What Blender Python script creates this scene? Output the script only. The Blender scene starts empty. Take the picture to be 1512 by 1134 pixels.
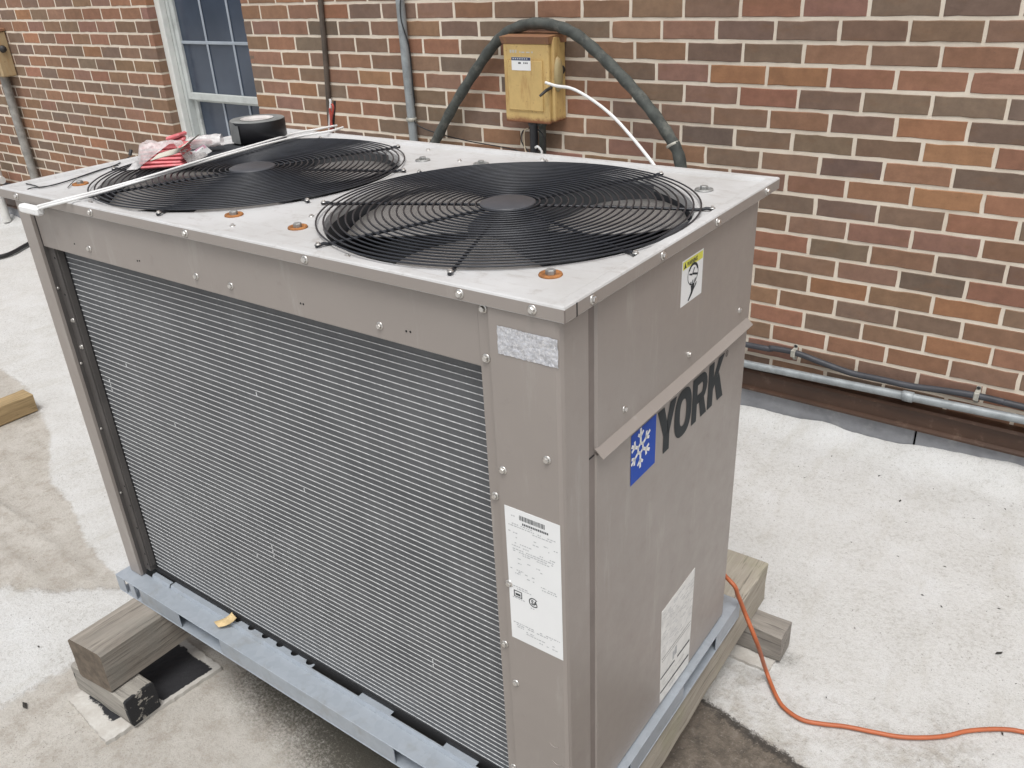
import bpy, bmesh, math, random
import numpy as np
from mathutils import Vector, Matrix

random.seed(7)
rng = np.random.default_rng(11)
scene = bpy.context.scene
COL = scene.collection

# ------------------------------------------------------------------ camera
F_PX, CX, CY = 1244.184, 756.0, 567.0
CAM = np.array([0.96524, -2.86802, 1.64003])
YAW, PITCH, ROLL = math.radians(-37.484), math.radians(26.7725), math.radians(-2.9334)
cy_, sy_, cp_, sp_ = math.cos(YAW), math.sin(YAW), math.cos(PITCH), math.sin(PITCH)
FWD = np.array([sy_ * cp_, cy_ * cp_, -sp_])
_R = np.array([cy_, -sy_, 0.0])
_U = np.cross(_R, FWD)
RGT = _R * math.cos(ROLL) + _U * math.sin(ROLL)
UPV = _U * math.cos(ROLL) - _R * math.sin(ROLL)
cam_data = bpy.data.cameras.new('camera')
cam = bpy.data.objects.new('camera', cam_data)
COL.objects.link(cam)
cam.matrix_world = Matrix(((RGT[0], UPV[0], -FWD[0], CAM[0]), (RGT[1], UPV[1], -FWD[1], CAM[1]),
                           (RGT[2], UPV[2], -FWD[2], CAM[2]), (0, 0, 0, 1)))
cam_data.sensor_fit = 'HORIZONTAL'
cam_data.sensor_width = 36.0
cam_data.lens = F_PX / 1512 * 36
cam_data.clip_start = 0.02
cam_data.clip_end = 500
scene.camera = cam

# ------------------------------------------------------------------ world, sun, exposure (overcast daylight)
SUN_EL, SUN_AZ = math.radians(67), math.radians(148)     # azimuth clockwise from +Y
world = bpy.data.worlds.new('World')
scene.world = world
world.use_nodes = True
wn = world.node_tree
wn.nodes.clear()
sky = wn.nodes.new('ShaderNodeTexSky')
sky.sky_type = 'NISHITA'
sky.sun_disc = False
sky.sun_elevation = SUN_EL
sky.sun_rotation = SUN_AZ
sky.air_density = 1.0
sky.dust_density = 4.0
sky.ozone_density = 1.0
hs = wn.nodes.new('ShaderNodeHueSaturation')
hs.inputs['Saturation'].default_value = 0.22
bg = wn.nodes.new('ShaderNodeBackground')
bg.inputs['Strength'].default_value = 0.135
wo = wn.nodes.new('ShaderNodeOutputWorld')
wn.links.new(sky.outputs[0], hs.inputs['Color'])
wn.links.new(hs.outputs[0], bg.inputs[0])
wn.links.new(bg.outputs[0], wo.inputs[0])

sun_data = bpy.data.lights.new('sun', 'SUN')
sun_data.energy = 1.5
sun_data.angle = math.radians(28)
sun_data.color = (1.0, 0.985, 0.96)
sun = bpy.data.objects.new('sun', sun_data)
COL.objects.link(sun)
sd = Vector((math.sin(SUN_AZ) * math.cos(SUN_EL), math.cos(SUN_AZ) * math.cos(SUN_EL), math.sin(SUN_EL)))
sun.rotation_euler = sd.to_track_quat('Z', 'Y').to_euler()
sun.location = (0, -3, 6)

vs = scene.view_settings
vs.view_transform = 'Standard'
vs.look = 'None'
vs.exposure = 0.25
vs.gamma = 1.0
vs.use_curve_mapping = False

# ------------------------------------------------------------------ pixel helpers (photo pixels, 1512 x 1134)
def ray(px, py):
    return FWD + RGT * (px - CX) / F_PX - UPV * (py - CY) / F_PX
UO = np.array([0.44502, -2.07886, 0.0])      # unit origin on the roof: below the cap's front right corner
PHI = 0.010435
EX = np.array([math.cos(PHI), math.sin(PHI), 0]); EY = np.array([-math.sin(PHI), math.cos(PHI), 0])
def to_local(P):
    d = P - UO
    return (float(d @ EX), float(d @ EY), float(P[2]))
def to_world(l):
    return UO + EX * l[0] + EY * l[1] + np.array([0, 0, l[2]])
def hit(px, py, p0, n):
    d = ray(px, py)
    return CAM + d * ((p0 - CAM) @ n / (d @ n))
def LF(px, py, ly): return to_local(hit(px, py, UO + EY * ly, EY))      # on a plane parallel to the unit's coil side
def LS(px, py, lx): return to_local(hit(px, py, UO + EX * lx, EX))      # on a plane parallel to the unit's panel side
def LT(px, py, z): return to_local(hit(px, py, np.array([0, 0, z]), np.array([0, 0, 1.0])))
def G(px, py, z=0.0): return hit(px, py, np.array([0, 0, z]), np.array([0, 0, 1.0]))
def WL(px, py, y=0.0): return hit(px, py, np.array([0, y, 0]), np.array([0, 1.0, 0]))
def project(P):
    d = np.asarray(P, float) - CAM
    z = d @ FWD
    return np.stack([CX + F_PX * (d @ RGT) / z, CY - F_PX * (d @ UPV) / z], -1)

# ------------------------------------------------------------------ materials
MATS = {}
def nodes_of(name):
    m = bpy.data.materials.new(name)
    m.use_nodes = True
    MATS[name] = m
    nt = m.node_tree
    b = nt.nodes['Principled BSDF']
    return m, nt, b
def nd(nt, t, **kw):
    n = nt.nodes.new(t)
    for k, v in kw.items():
        if k in n.inputs: n.inputs[k].default_value = v
        else: setattr(n, k, v)
    return n
def coords(nt, scale=(1, 1, 1), world=False):
    if world:
        g = nd(nt, 'ShaderNodeNewGeometry'); out = g.outputs['Position']
    else:
        g = nd(nt, 'ShaderNodeTexCoord'); out = g.outputs['Object']
    mp = nd(nt, 'ShaderNodeMapping')
    mp.inputs['Scale'].default_value = scale
    nt.links.new(out, mp.inputs['Vector'])
    return mp.outputs[0]
def noise(nt, vec, scale, detail=4, rough=0.6):
    n = nd(nt, 'ShaderNodeTexNoise', Scale=scale, Detail=detail, Roughness=rough)
    nt.links.new(vec, n.inputs['Vector'])
    return n.outputs['Fac']
def ramp(nt, fac, stops):
    r = nd(nt, 'ShaderNodeValToRGB')
    e = r.color_ramp.elements
    e[0].position, e[0].color = stops[0][0], (*stops[0][1], 1)
    e[1].position, e[1].color = stops[-1][0], (*stops[-1][1], 1)
    for p, c in stops[1:-1]:
        x = e.new(p); x.color = (*c, 1)
    nt.links.new(fac, r.inputs[0])
    return r.outputs[0]
def mixc(nt, fac, a, b, mode='MIX'):
    n = nd(nt, 'ShaderNodeMix'); n.data_type = 'RGBA'; n.blend_type = mode
    for sock, v in ((n.inputs[0], fac), (n.inputs[6], a), (n.inputs[7], b)):
        if hasattr(v, 'is_output'): nt.links.new(v, sock)
        elif isinstance(v, (int, float)): sock.default_value = v
        else: sock.default_value = (*v, 1) if len(v) == 3 else v
    return n.outputs[2]
def math_(nt, op, a, b=0.0, clamp=False):
    n = nd(nt, 'ShaderNodeMath'); n.operation = op; n.use_clamp = clamp
    for s, v in ((n.inputs[0], a), (n.inputs[1], b)):
        if hasattr(v, 'is_output'): nt.links.new(v, s)
        else: s.default_value = v
    return n.outputs[0]
def smooth(nt, v, lo, hi):
    n = nd(nt, 'ShaderNodeMapRange'); n.interpolation_type = 'SMOOTHSTEP'
    nt.links.new(v, n.inputs[0]); n.inputs[1].default_value = lo; n.inputs[2].default_value = hi
    return n.outputs[0]
def bump(nt, b, h, strength=0.3, dist=0.002):
    n = nd(nt, 'ShaderNodeBump', Strength=strength, Distance=dist)
    nt.links.new(h, n.inputs['Height']); nt.links.new(n.outputs[0], b.inputs['Normal'])
    return n
def simple(name, col, rough=0.5, metal=0.0, var=0.12, scale=12, bscale=60, bstr=0.15, bdist=0.001, stretch=(1, 1, 1), spec=0.5, dirt=None):
    m, nt, b = nodes_of(name)
    v = coords(nt, stretch)
    n1 = noise(nt, v, scale)
    lo = tuple(c * (1 - var) for c in col); hi = tuple(min(1, c * (1 + var)) for c in col)
    c = ramp(nt, n1, [(0.3, lo), (0.7, hi)])
    if dirt:
        n3 = noise(nt, v, dirt[1], 6, 0.7)
        c = mixc(nt, smooth(nt, n3, dirt[2], dirt[3]), c, dirt[0])
    nt.links.new(c, b.inputs['Base Color'])
    b.inputs['Roughness'].default_value = rough
    b.inputs['Metallic'].default_value = metal
    b.inputs['Specular IOR Level'].default_value = spec
    if bstr: bump(nt, b, noise(nt, v, bscale, 3), bstr, bdist)
    return m

PAINT = (0.292, 0.260, 0.237)
def paint(name, col, rough, dusty):
    m, nt, b = nodes_of(name)
    v = coords(nt)
    n1 = noise(nt, v, 3.0, 5, 0.6); n2 = noise(nt, v, 26.0, 5, 0.7)
    c = ramp(nt, n1, [(0.3, tuple(x * 0.95 for x in col)), (0.7, tuple(x * 1.05 for x in col))])
    n3 = noise(nt, coords(nt, (8, 8, 1.2)), 3.0, 6, 0.7)
    c = mixc(nt, math_(nt, 'MULTIPLY', smooth(nt, n3, 0.55, 0.78), dusty), c, (0.50, 0.48, 0.45))
    c = mixc(nt, math_(nt, 'MULTIPLY', smooth(nt, n2, 0.62, 0.75), 0.18), c, tuple(x * 0.6 for x in col))
    nt.links.new(c, b.inputs['Base Color'])
    r = ramp(nt, n2, [(0.3, (rough - .06,) * 3), (0.7, (rough + .1,) * 3)])
    nt.links.new(r, b.inputs['Roughness'])
    bump(nt, b, noise(nt, v, 5.0, 2), 0.25, 0.004)
    return m
paint('paint', PAINT, 0.36, 0.3)
# top deck: the same paint chalked pale by the weather, with smudges
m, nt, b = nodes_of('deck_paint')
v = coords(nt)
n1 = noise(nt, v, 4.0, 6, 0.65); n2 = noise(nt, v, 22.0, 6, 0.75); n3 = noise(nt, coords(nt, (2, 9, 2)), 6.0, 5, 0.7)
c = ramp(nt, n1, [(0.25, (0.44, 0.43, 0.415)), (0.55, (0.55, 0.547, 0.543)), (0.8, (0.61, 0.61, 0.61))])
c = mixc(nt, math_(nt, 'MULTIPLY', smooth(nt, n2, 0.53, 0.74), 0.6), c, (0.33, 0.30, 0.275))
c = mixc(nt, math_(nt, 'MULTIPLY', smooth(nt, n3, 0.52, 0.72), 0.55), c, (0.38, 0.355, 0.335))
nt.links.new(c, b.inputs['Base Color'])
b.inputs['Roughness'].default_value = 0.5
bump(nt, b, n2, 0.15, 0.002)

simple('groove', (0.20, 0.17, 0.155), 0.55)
simple('dark_taupe', (0.085, 0.078, 0.074), 0.5)  # left post's return, flange and edge strip, darker than the cabinet paint
simple('dark_gap', (0.012, 0.012, 0.013), 0.7)
simple('hole', (0.006, 0.006, 0.006), 0.8, bstr=0)
simple('interior', (0.05, 0.053, 0.060), 0.6)
simple('blade', (0.215, 0.203, 0.192), 0.45, 0.0, 0.12, 8)
simple('wire_black', (0.022, 0.024, 0.030), 0.38, 0, 0.3, 30, bstr=0.1)
simple('hub_black', (0.060, 0.062, 0.070), 0.45, 0, 0.2, 14)
simple('screw', (0.62, 0.60, 0.57), 0.3, 0.85, 0.15, 200, bstr=0)
simple('washer_grey', (0.33, 0.33, 0.32), 0.5, 0.5, 0.3, 60)
simple('rust', (0.30, 0.125, 0.04), 0.85, 0, 0.45, 90, 200, 0.4)
simple('tube_alu', (0.64, 0.65, 0.655), 0.45, 0.15, 0.3, 90, bstr=0)
# galvanised steel with faint spangle
m, nt, b = nodes_of('galvanised')
v = coords(nt)
vo = nd(nt, 'ShaderNodeTexVoronoi', Scale=70.0); nt.links.new(v, vo.inputs['Vector'])
c = ramp(nt, vo.outputs['Color'], [(0.2, (0.375, 0.415, 0.46)), (0.8, (0.41, 0.45, 0.495))])
n2 = noise(nt, v, 14, 6, 0.7)
c = mixc(nt, math_(nt, 'MULTIPLY', smooth(nt, n2, 0.52, 0.72), 0.45), c, (0.30, 0.30, 0.29))
nt.links.new(c, b.inputs['Base Color'])
b.inputs['Metallic'].default_value = 0.35; b.inputs['Roughness'].default_value = 0.5
bump(nt, b, n2, 0.12, 0.002)
# coil: dark louvred fins between the flat tubes
m, nt, b = nodes_of('fins')
v = coords(nt)
wv = nd(nt, 'ShaderNodeTexWave', Scale=140.0, Distortion=0.6, Detail=2.0); wv.bands_direction = 'X'
nt.links.new(v, wv.inputs['Vector'])
n1 = noise(nt, v, 9, 6, 0.7)
c = ramp(nt, n1, [(0.3, (0.078, 0.083, 0.091)), (0.7, (0.150, 0.157, 0.165))])
c = mixc(nt, math_(nt, 'MULTIPLY', wv.outputs['Fac'], 0.5), c, (0.135, 0.14, 0.145))
nt.links.new(c, b.inputs['Base Color'])
b.inputs['Roughness'].default_value = 0.55; b.inputs['Metallic'].default_value = 0.2
bump(nt, b, wv.outputs['Fac'], 0.5, 0.002)

# bricks carry their own colour as a mesh attribute
m, nt, b = nodes_of('brick')
at = nd(nt, 'ShaderNodeAttribute', attribute_name='tint')
v = coords(nt, world=True)
n1 = noise(nt, v, 22, 6, 0.7); n2 = noise(nt, v, 160, 3, 0.7)
n3 = noise(nt, coords(nt, (1, 1, 2.5), True), 9, 4, 0.6)
k = ramp(nt, n1, [(0.25, (0.78,) * 3), (0.75, (1.20,) * 3)])
c = mixc(nt, 1.0, at.outputs['Color'], k, 'MULTIPLY')
nW = noise(nt, v, 1.1, 5, 0.6)
c = mixc(nt, 1.0, c, ramp(nt, nW, [(0.3, (0.88,) * 3), (0.7, (1.12,) * 3)]), 'MULTIPLY')
c = mixc(nt, math_(nt, 'MULTIPLY', smooth(nt, n3, 0.5, 0.72), 0.35), c, (0.20, 0.105, 0.055))
c = mixc(nt, math_(nt, 'MULTIPLY', smooth(nt, n2, 0.6, 0.75), 0.3), c, (0.07, 0.06, 0.055))
nt.links.new(c, b.inputs['Base Color'])
b.inputs['Roughness'].default_value = 0.85
bump(nt, b, n2, 0.35, 0.002)
m, nt, b = nodes_of('mortar')
v = coords(nt, world=True)
n1 = noise(nt, v, 7, 6, 0.7); n2 = noise(nt, v, 220, 4, 0.7)
c = ramp(nt, n1, [(0.3, (0.66, 0.57, 0.46)), (0.7, (0.80, 0.72, 0.61))])
c = mixc(nt, 1.0, c, ramp(nt, noise(nt, v, 1.1, 5, 0.6), [(0.3, (0.9,) * 3), (0.7, (1.05,) * 3)]), 'MULTIPLY')
nt.links.new(c, b.inputs['Base Color'])
b.inputs['Roughness'].default_value = 0.95
bump(nt, b, n2, 0.4, 0.003)

# weathered wood, grain along local Y
def wood(name, light, dark, tint):
    m, nt, b = nodes_of(name)
    v = coords(nt, (14, 0.7, 14))
    n1 = noise(nt, v, 3.2, 8, 0.75)
    n2 = noise(nt, coords(nt, (45, 1.2, 45)), 3, 4, 0.7)
    n3 = noise(nt, coords(nt), 7, 5, 0.6)
    c = ramp(nt, n1, [(0.3, dark), (0.52, tuple((a + d) / 2 for a, d in zip(light, dark))), (0.72, light)])
    c = mixc(nt, math_(nt, 'MULTIPLY', smooth(nt, n2, 0.54, 0.64), 0.6), c, tuple(x * 0.35 for x in dark))
    c = mixc(nt, math_(nt, 'MULTIPLY', smooth(nt, n3, 0.5, 0.72), 0.5), c, tint)
    nt.links.new(c, b.inputs['Base Color'])
    b.inputs['Roughness'].default_value = 0.9
    bump(nt, b, n2, 0.6, 0.004)
wood('timber_grey', (0.36, 0.325, 0.28), (0.15, 0.128, 0.106), (0.215, 0.205, 0.18))
wood('timber_tan', (0.47, 0.43, 0.36), (0.28, 0.25, 0.205), (0.33, 0.32, 0.22))
wood('timber_yellow', (0.46, 0.335, 0.18), (0.24, 0.17, 0.085), (0.33, 0.27, 0.13))
simple('end_grain', (0.135, 0.108, 0.082), 0.9, 0, 0.35, 40, 90, 0.5, 0.003)
wood('block_grey', (0.36, 0.33, 0.29), (0.17, 0.155, 0.14), (0.22, 0.21, 0.19))

wood('block_tar', (0.40, 0.375, 0.33), (0.20, 0.185, 0.165), (0.26, 0.25, 0.23))
m = MATS['block_tar']; nt = m.node_tree; b = nt.nodes['Principled BSDF']; c0 = b.inputs['Base Color'].links[0].from_socket
nn = noise(nt, coords(nt), 16, 5, 0.7)
sx = nd(nt, 'ShaderNodeSeparateXYZ'); nt.links.new(nd(nt, 'ShaderNodeTexCoord').outputs['Object'], sx.inputs[0])
# the tar was slapped on from the end: thickest on the exposed end face, absent from the top
nn = math_(nt, 'ADD', nn, math_(nt, 'ADD', smooth(nt, math_(nt, 'MULTIPLY', sx.outputs[1], -1.0), 0.104, 0.117), math_(nt, 'MULTIPLY', smooth(nt, sx.outputs[2], 0.05, 0.078), -0.2)))
nn = math_(nt, 'SUBTRACT', nn, 0.06)
nn2 = noise(nt, coords(nt), 30, 4, 0.6); nn = math_(nt, 'SUBTRACT', nn, math_(nt, 'MULTIPLY', smooth(nt, nn2, 0.52, 0.56), 0.9))
c = mixc(nt, smooth(nt, nn, 0.52, 0.57), c0, (0.02, 0.02, 0.022)); nt.links.new(c, b.inputs['Base Color'])
# roof coating: attributes coat (white), dark (bare dirt), both with noisy edges
m, nt, b = nodes_of('roof_coating')
v = coords(nt, world=True)
a1 = nd(nt, 'ShaderNodeAttribute', attribute_name='coat').outputs['Fac']
a2 = nd(nt, 'ShaderNodeAttribute', attribute_name='dark').outputs['Fac']
nA = noise(nt, v, 5, 6, 0.65); nB = noise(nt, v, 30, 6, 0.7); nC = noise(nt, v, 130, 5, 0.75); nD = noise(nt, v, 1.3, 4, 0.6)
nE = noise(nt, v, 420, 2, 0.6)
nF = noise(nt, coords(nt, (1.0, 1.0, 1.0), True), 14, 8, 0.8)
white = ramp(nt, nA, [(0.25, (0.54, 0.535, 0.515)), (0.55, (0.585, 0.583, 0.57)), (0.8, (0.63, 0.635, 0.635))])
beige = ramp(nt, nA, [(0.25, (0.40, 0.37, 0.33)), (0.55, (0.475, 0.45, 0.41)), (0.8, (0.54, 0.52, 0.48))])
beige = mixc(nt, math_(nt, 'MULTIPLY', smooth(nt, nF, 0.44, 0.66), 0.65), beige, (0.29, 0.25, 0.205))
edge = math_(nt, 'ADD', a1, math_(nt, 'MULTIPLY', math_(nt, 'SUBTRACT', nB, 0.5), 0.5))
edge = math_(nt, 'ADD', edge, math_(nt, 'MULTIPLY', math_(nt, 'SUBTRACT', nA, 0.5), 0.35))
cw = smooth(nt, edge, 0.40, 0.60)
c = mixc(nt, cw, beige, white)
# greyish dirt drifting over everything, dark specks of grit
c = mixc(nt, math_(nt, 'MULTIPLY', smooth(nt, nF, 0.52, 0.72), 0.22), c, (0.38, 0.36, 0.32))
sp = math_(nt, 'MULTIPLY', smooth(nt, nC, 0.585, 0.67), smooth(nt, nD, 0.38, 0.60))
c = mixc(nt, math_(nt, 'MULTIPLY', sp, 0.75), c, (0.13, 0.12, 0.10))
nG = noise(nt, v, 75, 6, 0.85)
c = mixc(nt, math_(nt, 'MULTIPLY', smooth(nt, nG, 0.46, 0.66), math_(nt, 'ADD', 0.17, math_(nt, 'MULTIPLY', smooth(nt, nA, 0.62, 0.35), 0.28))), c, (0.25, 0.23, 0.195))
nH = noise(nt, coords(nt, (3.0, 0.8, 1), True), 3.2, 6, 0.7)
c = mixc(nt, math_(nt, 'MULTIPLY', smooth(nt, nH, 0.52, 0.70), 0.28), c, (0.40, 0.375, 0.32))
so = nd(nt, 'ShaderNodeAttribute', attribute_name='soil_shade').outputs['Fac']
sn = math_(nt, 'ADD', math_(nt, 'MULTIPLY', math_(nt, 'SUBTRACT', nC, 0.5), 2.6), math_(nt, 'MULTIPLY', math_(nt, 'SUBTRACT', nB, 0.5), 0.7))
sf = smooth(nt, math_(nt, 'ADD', so, math_(nt, 'MULTIPLY', sn, math_(nt, 'MULTIPLY', so, 1.0))), 0.10, 0.72)
c = mixc(nt, math_(nt, 'MULTIPLY', sf, 0.95), c, (0.075, 0.068, 0.052))
c = mixc(nt, math_(nt, 'MULTIPLY', smooth(nt, nE, 0.56, 0.70), 0.5), c, (0.20, 0.19, 0.17))
dk = math_(nt, 'ADD', a2, math_(nt, 'MULTIPLY', math_(nt, 'SUBTRACT', nB, 0.5), 0.45))
dk = math_(nt, 'ADD', dk, math_(nt, 'MULTIPLY', math_(nt, 'SUBTRACT', nC, 0.5), 0.35))
dirt = ramp(nt, nB, [(0.3, (0.075, 0.064, 0.052)), (0.55, (0.15, 0.125, 0.10)), (0.75, (0.23, 0.20, 0.17))])
dirt = mixc(nt, math_(nt, 'MULTIPLY', smooth(nt, nC, 0.56, 0.66), 0.5), dirt, (0.33, 0.30, 0.26))
rim = math_(nt, 'MULTIPLY', smooth(nt, dk, 0.40, 0.50), math_(nt, 'SUBTRACT', 1.0, smooth(nt, dk, 0.56, 0.74)))
dirt = mixc(nt, math_(nt, 'MULTIPLY', rim, 0.75), dirt, (0.028, 0.026, 0.024))
c = mixc(nt, smooth(nt, dk, 0.40, 0.52), c, dirt)
nt.links.new(c, b.inputs['Base Color'])
b.inputs['Roughness'].default_value = 0.8
hh = math_(nt, 'ADD', math_(nt, 'MULTIPLY', nB, 0.7), math_(nt, 'MULTIPLY', nC, 0.5))
hh = math_(nt, 'ADD', hh, math_(nt, 'MULTIPLY', cw, 0.5))
bump(nt, b, hh, 0.7, 0.007)

simple('brown_metal', (0.062, 0.030, 0.017), 0.4, 0, 0.2, 5, dirt=((0.13, 0.085, 0.06), 20, 0.55, 0.75))
simple('brown_metal_lip', (0.105, 0.065, 0.05), 0.45, 0, 0.2, 8)
simple('membrane', (0.25, 0.255, 0.27), 0.85, 0, 0.2, 14, 260, 0.5, 0.003, dirt=((0.36, 0.36, 0.36), 10, 0.5, 0.75))
simple('conduit', (0.30, 0.325, 0.335), 0.5, 0.3, 0.25, 20, dirt=((0.20, 0.20, 0.19), 30, 0.55, 0.75))
simple('conduit_old', (0.28, 0.27, 0.25), 0.7, 0.2, 0.3, 20)
simple('cable_black', (0.045, 0.047, 0.055), 0.5, 0, 0.3, 12)
simple('insulation', (0.062, 0.068, 0.062), 0.8, 0, 0.35, 24, 50, 0.5, 0.004, dirt=((0.12, 0.122, 0.108), 18, 0.5, 0.7))
simple('brown_pipe', (0.085, 0.066, 0.052), 0.7, 0, 0.3, 20)
simple('strap', (0.42, 0.41, 0.36), 0.6, 0.2, 0.25, 60)
simple('white_cable', (0.80, 0.80, 0.79), 0.45, 0, 0.04, 12, bstr=0.1)
simple('cream_wire', (0.62, 0.52, 0.38), 0.5)
simple('red_wire', (0.42, 0.07, 0.05), 0.5)
simple('orange_cord', (0.43, 0.118, 0.045), 0.5, 0, 0.12, 18, dirt=((0.16, 0.06, 0.035), 7, 0.60, 0.72))
simple('tape_black', (0.008, 0.008, 0.010), 0.4, 0, 0.3, 20, 120, 0.3)
simple('tape_side', (0.20, 0.205, 0.20), 0.6, 0, 0.25, 20, 90, 0.3)
simple('tape_dusty', (0.17, 0.175, 0.175), 0.65, 0, 0.25, 30, 90, 0.3)
simple('tape_core', (0.58, 0.55, 0.53), 0.7, 0, 0.15, 40)
simple('red_packet', (0.62, 0.15, 0.165), 0.4, 0, 0.2, 30, dirt=((0.75, 0.40, 0.40), 26, 0.5, 0.75))
simple('paper_band', (0.52, 0.49, 0.42), 0.75, 0, 0.15, 20)
simple('label_white', (0.78, 0.79, 0.79), 0.5, 0, 0.03, 10, bstr=0.05)
simple('label_worn', (0.72, 0.72, 0.70), 0.6, 0, 0.12, 40)
simple('pink_print', (0.62, 0.36, 0.46), 0.5)
simple('print_grey', (0.46, 0.47, 0.48), 0.7, bstr=0)
simple('print_black', (0.035, 0.04, 0.045), 0.6, bstr=0)
simple('logo_dark', (0.028, 0.034, 0.038), 0.6, bstr=0, spec=0.25)
simple('logo_blue', (0.010, 0.065, 0.40), 0.55, 0, 0.06, 8, bstr=0, spec=0.25)
simple('print_yellow', (0.70, 0.68, 0.10), 0.5, bstr=0)
simple('sticker_blue', (0.03, 0.05, 0.12), 0.5, bstr=0)
simple('foil', (0.60, 0.61, 0.65), 0.42, 0.55, 0.25, 160, 120, 1.0, 0.003, dirt=((0.80, 0.80, 0.82), 300, 0.5, 0.62))
simple('lever_black', (0.03, 0.028, 0.026), 0.55)
simple('pipe_white', (0.66, 0.65, 0.62), 0.5)
simple('dry_leaf', (0.56, 0.42, 0.22), 0.8, 0, 0.25, 60)
simple('debris', (0.035, 0.032, 0.028), 0.9, bstr=0)
simple('window_frame', (0.50, 0.525, 0.51), 0.55, 0, 0.1, 12, dirt=((0.36, 0.38, 0.37), 9, 0.5, 0.75))
simple('window_trim', (0.66, 0.67, 0.64), 0.6, 0, 0.08, 12)
simple('muntin', (0.33, 0.37, 0.42), 0.5, 0, 0.1, 12)
simple('black_rubber', (0.018, 0.018, 0.02), 0.55, 0, 0.3, 30)
# glass with a dark insect screen behind it
m, nt, b = nodes_of('window_glass')
v = coords(nt)
n1 = noise(nt, v, 3, 3); 
c = ramp(nt, n1, [(0.3, (0.036, 0.049, 0.073)), (0.7, (0.058, 0.075, 0.107))])
nt.links.new(c, b.inputs['Base Color'])
b.inputs['Roughness'].default_value = 0.16
b.inputs['IOR'].default_value = 1.5
# faded yellow enamel going to rust
def enamel(name, col, amount, edge_rust=False):
    m, nt, b = nodes_of(name)
    v = coords(nt)
    n1 = noise(nt, v, 9, 6, 0.7); n2 = noise(nt, coords(nt, (6, 6, 1)), 5, 6, 0.7); n4 = noise(nt, v, 55, 5, 0.7)
    c = ramp(nt, n1, [(0.3, tuple(x * 0.88 for x in col)), (0.7, tuple(min(1, x * 1.1) for x in col))])
    c = mixc(nt, math_(nt, 'MULTIPLY', smooth(nt, n2, 0.50, 0.70), amount), c, (0.38, 0.20, 0.07))
    c = mixc(nt, math_(nt, 'MULTIPLY', smooth(nt, n4, 0.62, 0.70), amount * 1.1), c, (0.19, 0.075, 0.035))
    if edge_rust:
        # rust where the enamel has chipped along the bottom fold (object Z is measured from the box's base)
        tc = nd(nt, 'ShaderNodeTexCoord'); sx = nd(nt, 'ShaderNodeSeparateXYZ'); nt.links.new(tc.outputs['Object'], sx.inputs[0])
        e = math_(nt, 'ADD', sx.outputs[2], math_(nt, 'MULTIPLY', n4, 0.035))
        c = mixc(nt, math_(nt, 'SUBTRACT', 1.0, smooth(nt, e, 0.022, 0.044)), c, (0.23, 0.09, 0.04))
    nt.links.new(c, b.inputs['Base Color'])
    b.inputs['Roughness'].default_value = 0.6
    bump(nt, b, n4, 0.25, 0.002)
enamel('yellow_enamel', (0.57, 0.40, 0.16), 0.75, True)
enamel('hood_rust', (0.27, 0.135, 0.075), 0.8)
enamel('pale_enamel', (0.40, 0.30, 0.17), 0.6)
enamel('olive_enamel', (0.36, 0.29, 0.15), 0.4)
# thin clear film for the bag
m, nt, b = nodes_of('film')
nt.nodes.remove(b)
tr = nd(nt, 'ShaderNodeBsdfTransparent'); tr.inputs[0].default_value = (0.97, 0.95, 0.95, 1)
pb = nd(nt, 'ShaderNodeBsdfPrincipled'); pb.inputs['Base Color'].default_value = (0.78, 0.76, 0.75, 1); pb.inputs['Roughness'].default_value = 0.22
v = coords(nt); nn = noise(nt, v, 45, 4, 0.6)
bm_ = nd(nt, 'ShaderNodeBump', Strength=0.9, Distance=0.006); nt.links.new(nn, bm_.inputs['Height']); nt.links.new(bm_.outputs[0], pb.inputs['Normal'])
mx = nd(nt, 'ShaderNodeMixShader')
nt.links.new(ramp(nt, noise(nt, v, 25, 4), [(0.35, (0.42,) * 3), (0.7, (0.85,) * 3)]), mx.inputs[0])
nt.links.new(tr.outputs[0], mx.inputs[1]); nt.links.new(pb.outputs[0], mx.inputs[2])
nt.links.new(mx.outputs[0], nt.nodes['Material Output'].inputs[0])
# pad: pale coating over black board, own shape from noise
m, nt, b = nodes_of('pad_board')
v = coords(nt)
a = nd(nt, 'ShaderNodeAttribute', attribute_name='tar').outputs['Fac']
n1 = noise(nt, v, 22, 6, 0.7); n2 = noise(nt, v, 120, 4, 0.7)
e = math_(nt, 'ADD', a, math_(nt, 'MULTIPLY', math_(nt, 'SUBTRACT', n1, 0.5), 0.9))
pale = ramp(nt, n1, [(0.3, (0.40, 0.37, 0.33)), (0.7, (0.56, 0.545, 0.51))])
c = mixc(nt, smooth(nt, e, 0.46, 0.54), pale, (0.018, 0.018, 0.021))
nt.links.new(c, b.inputs['Base Color'])
b.inputs['Roughness'].default_value = 0.8
bump(nt, b, n2, 0.4, 0.003)

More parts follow.
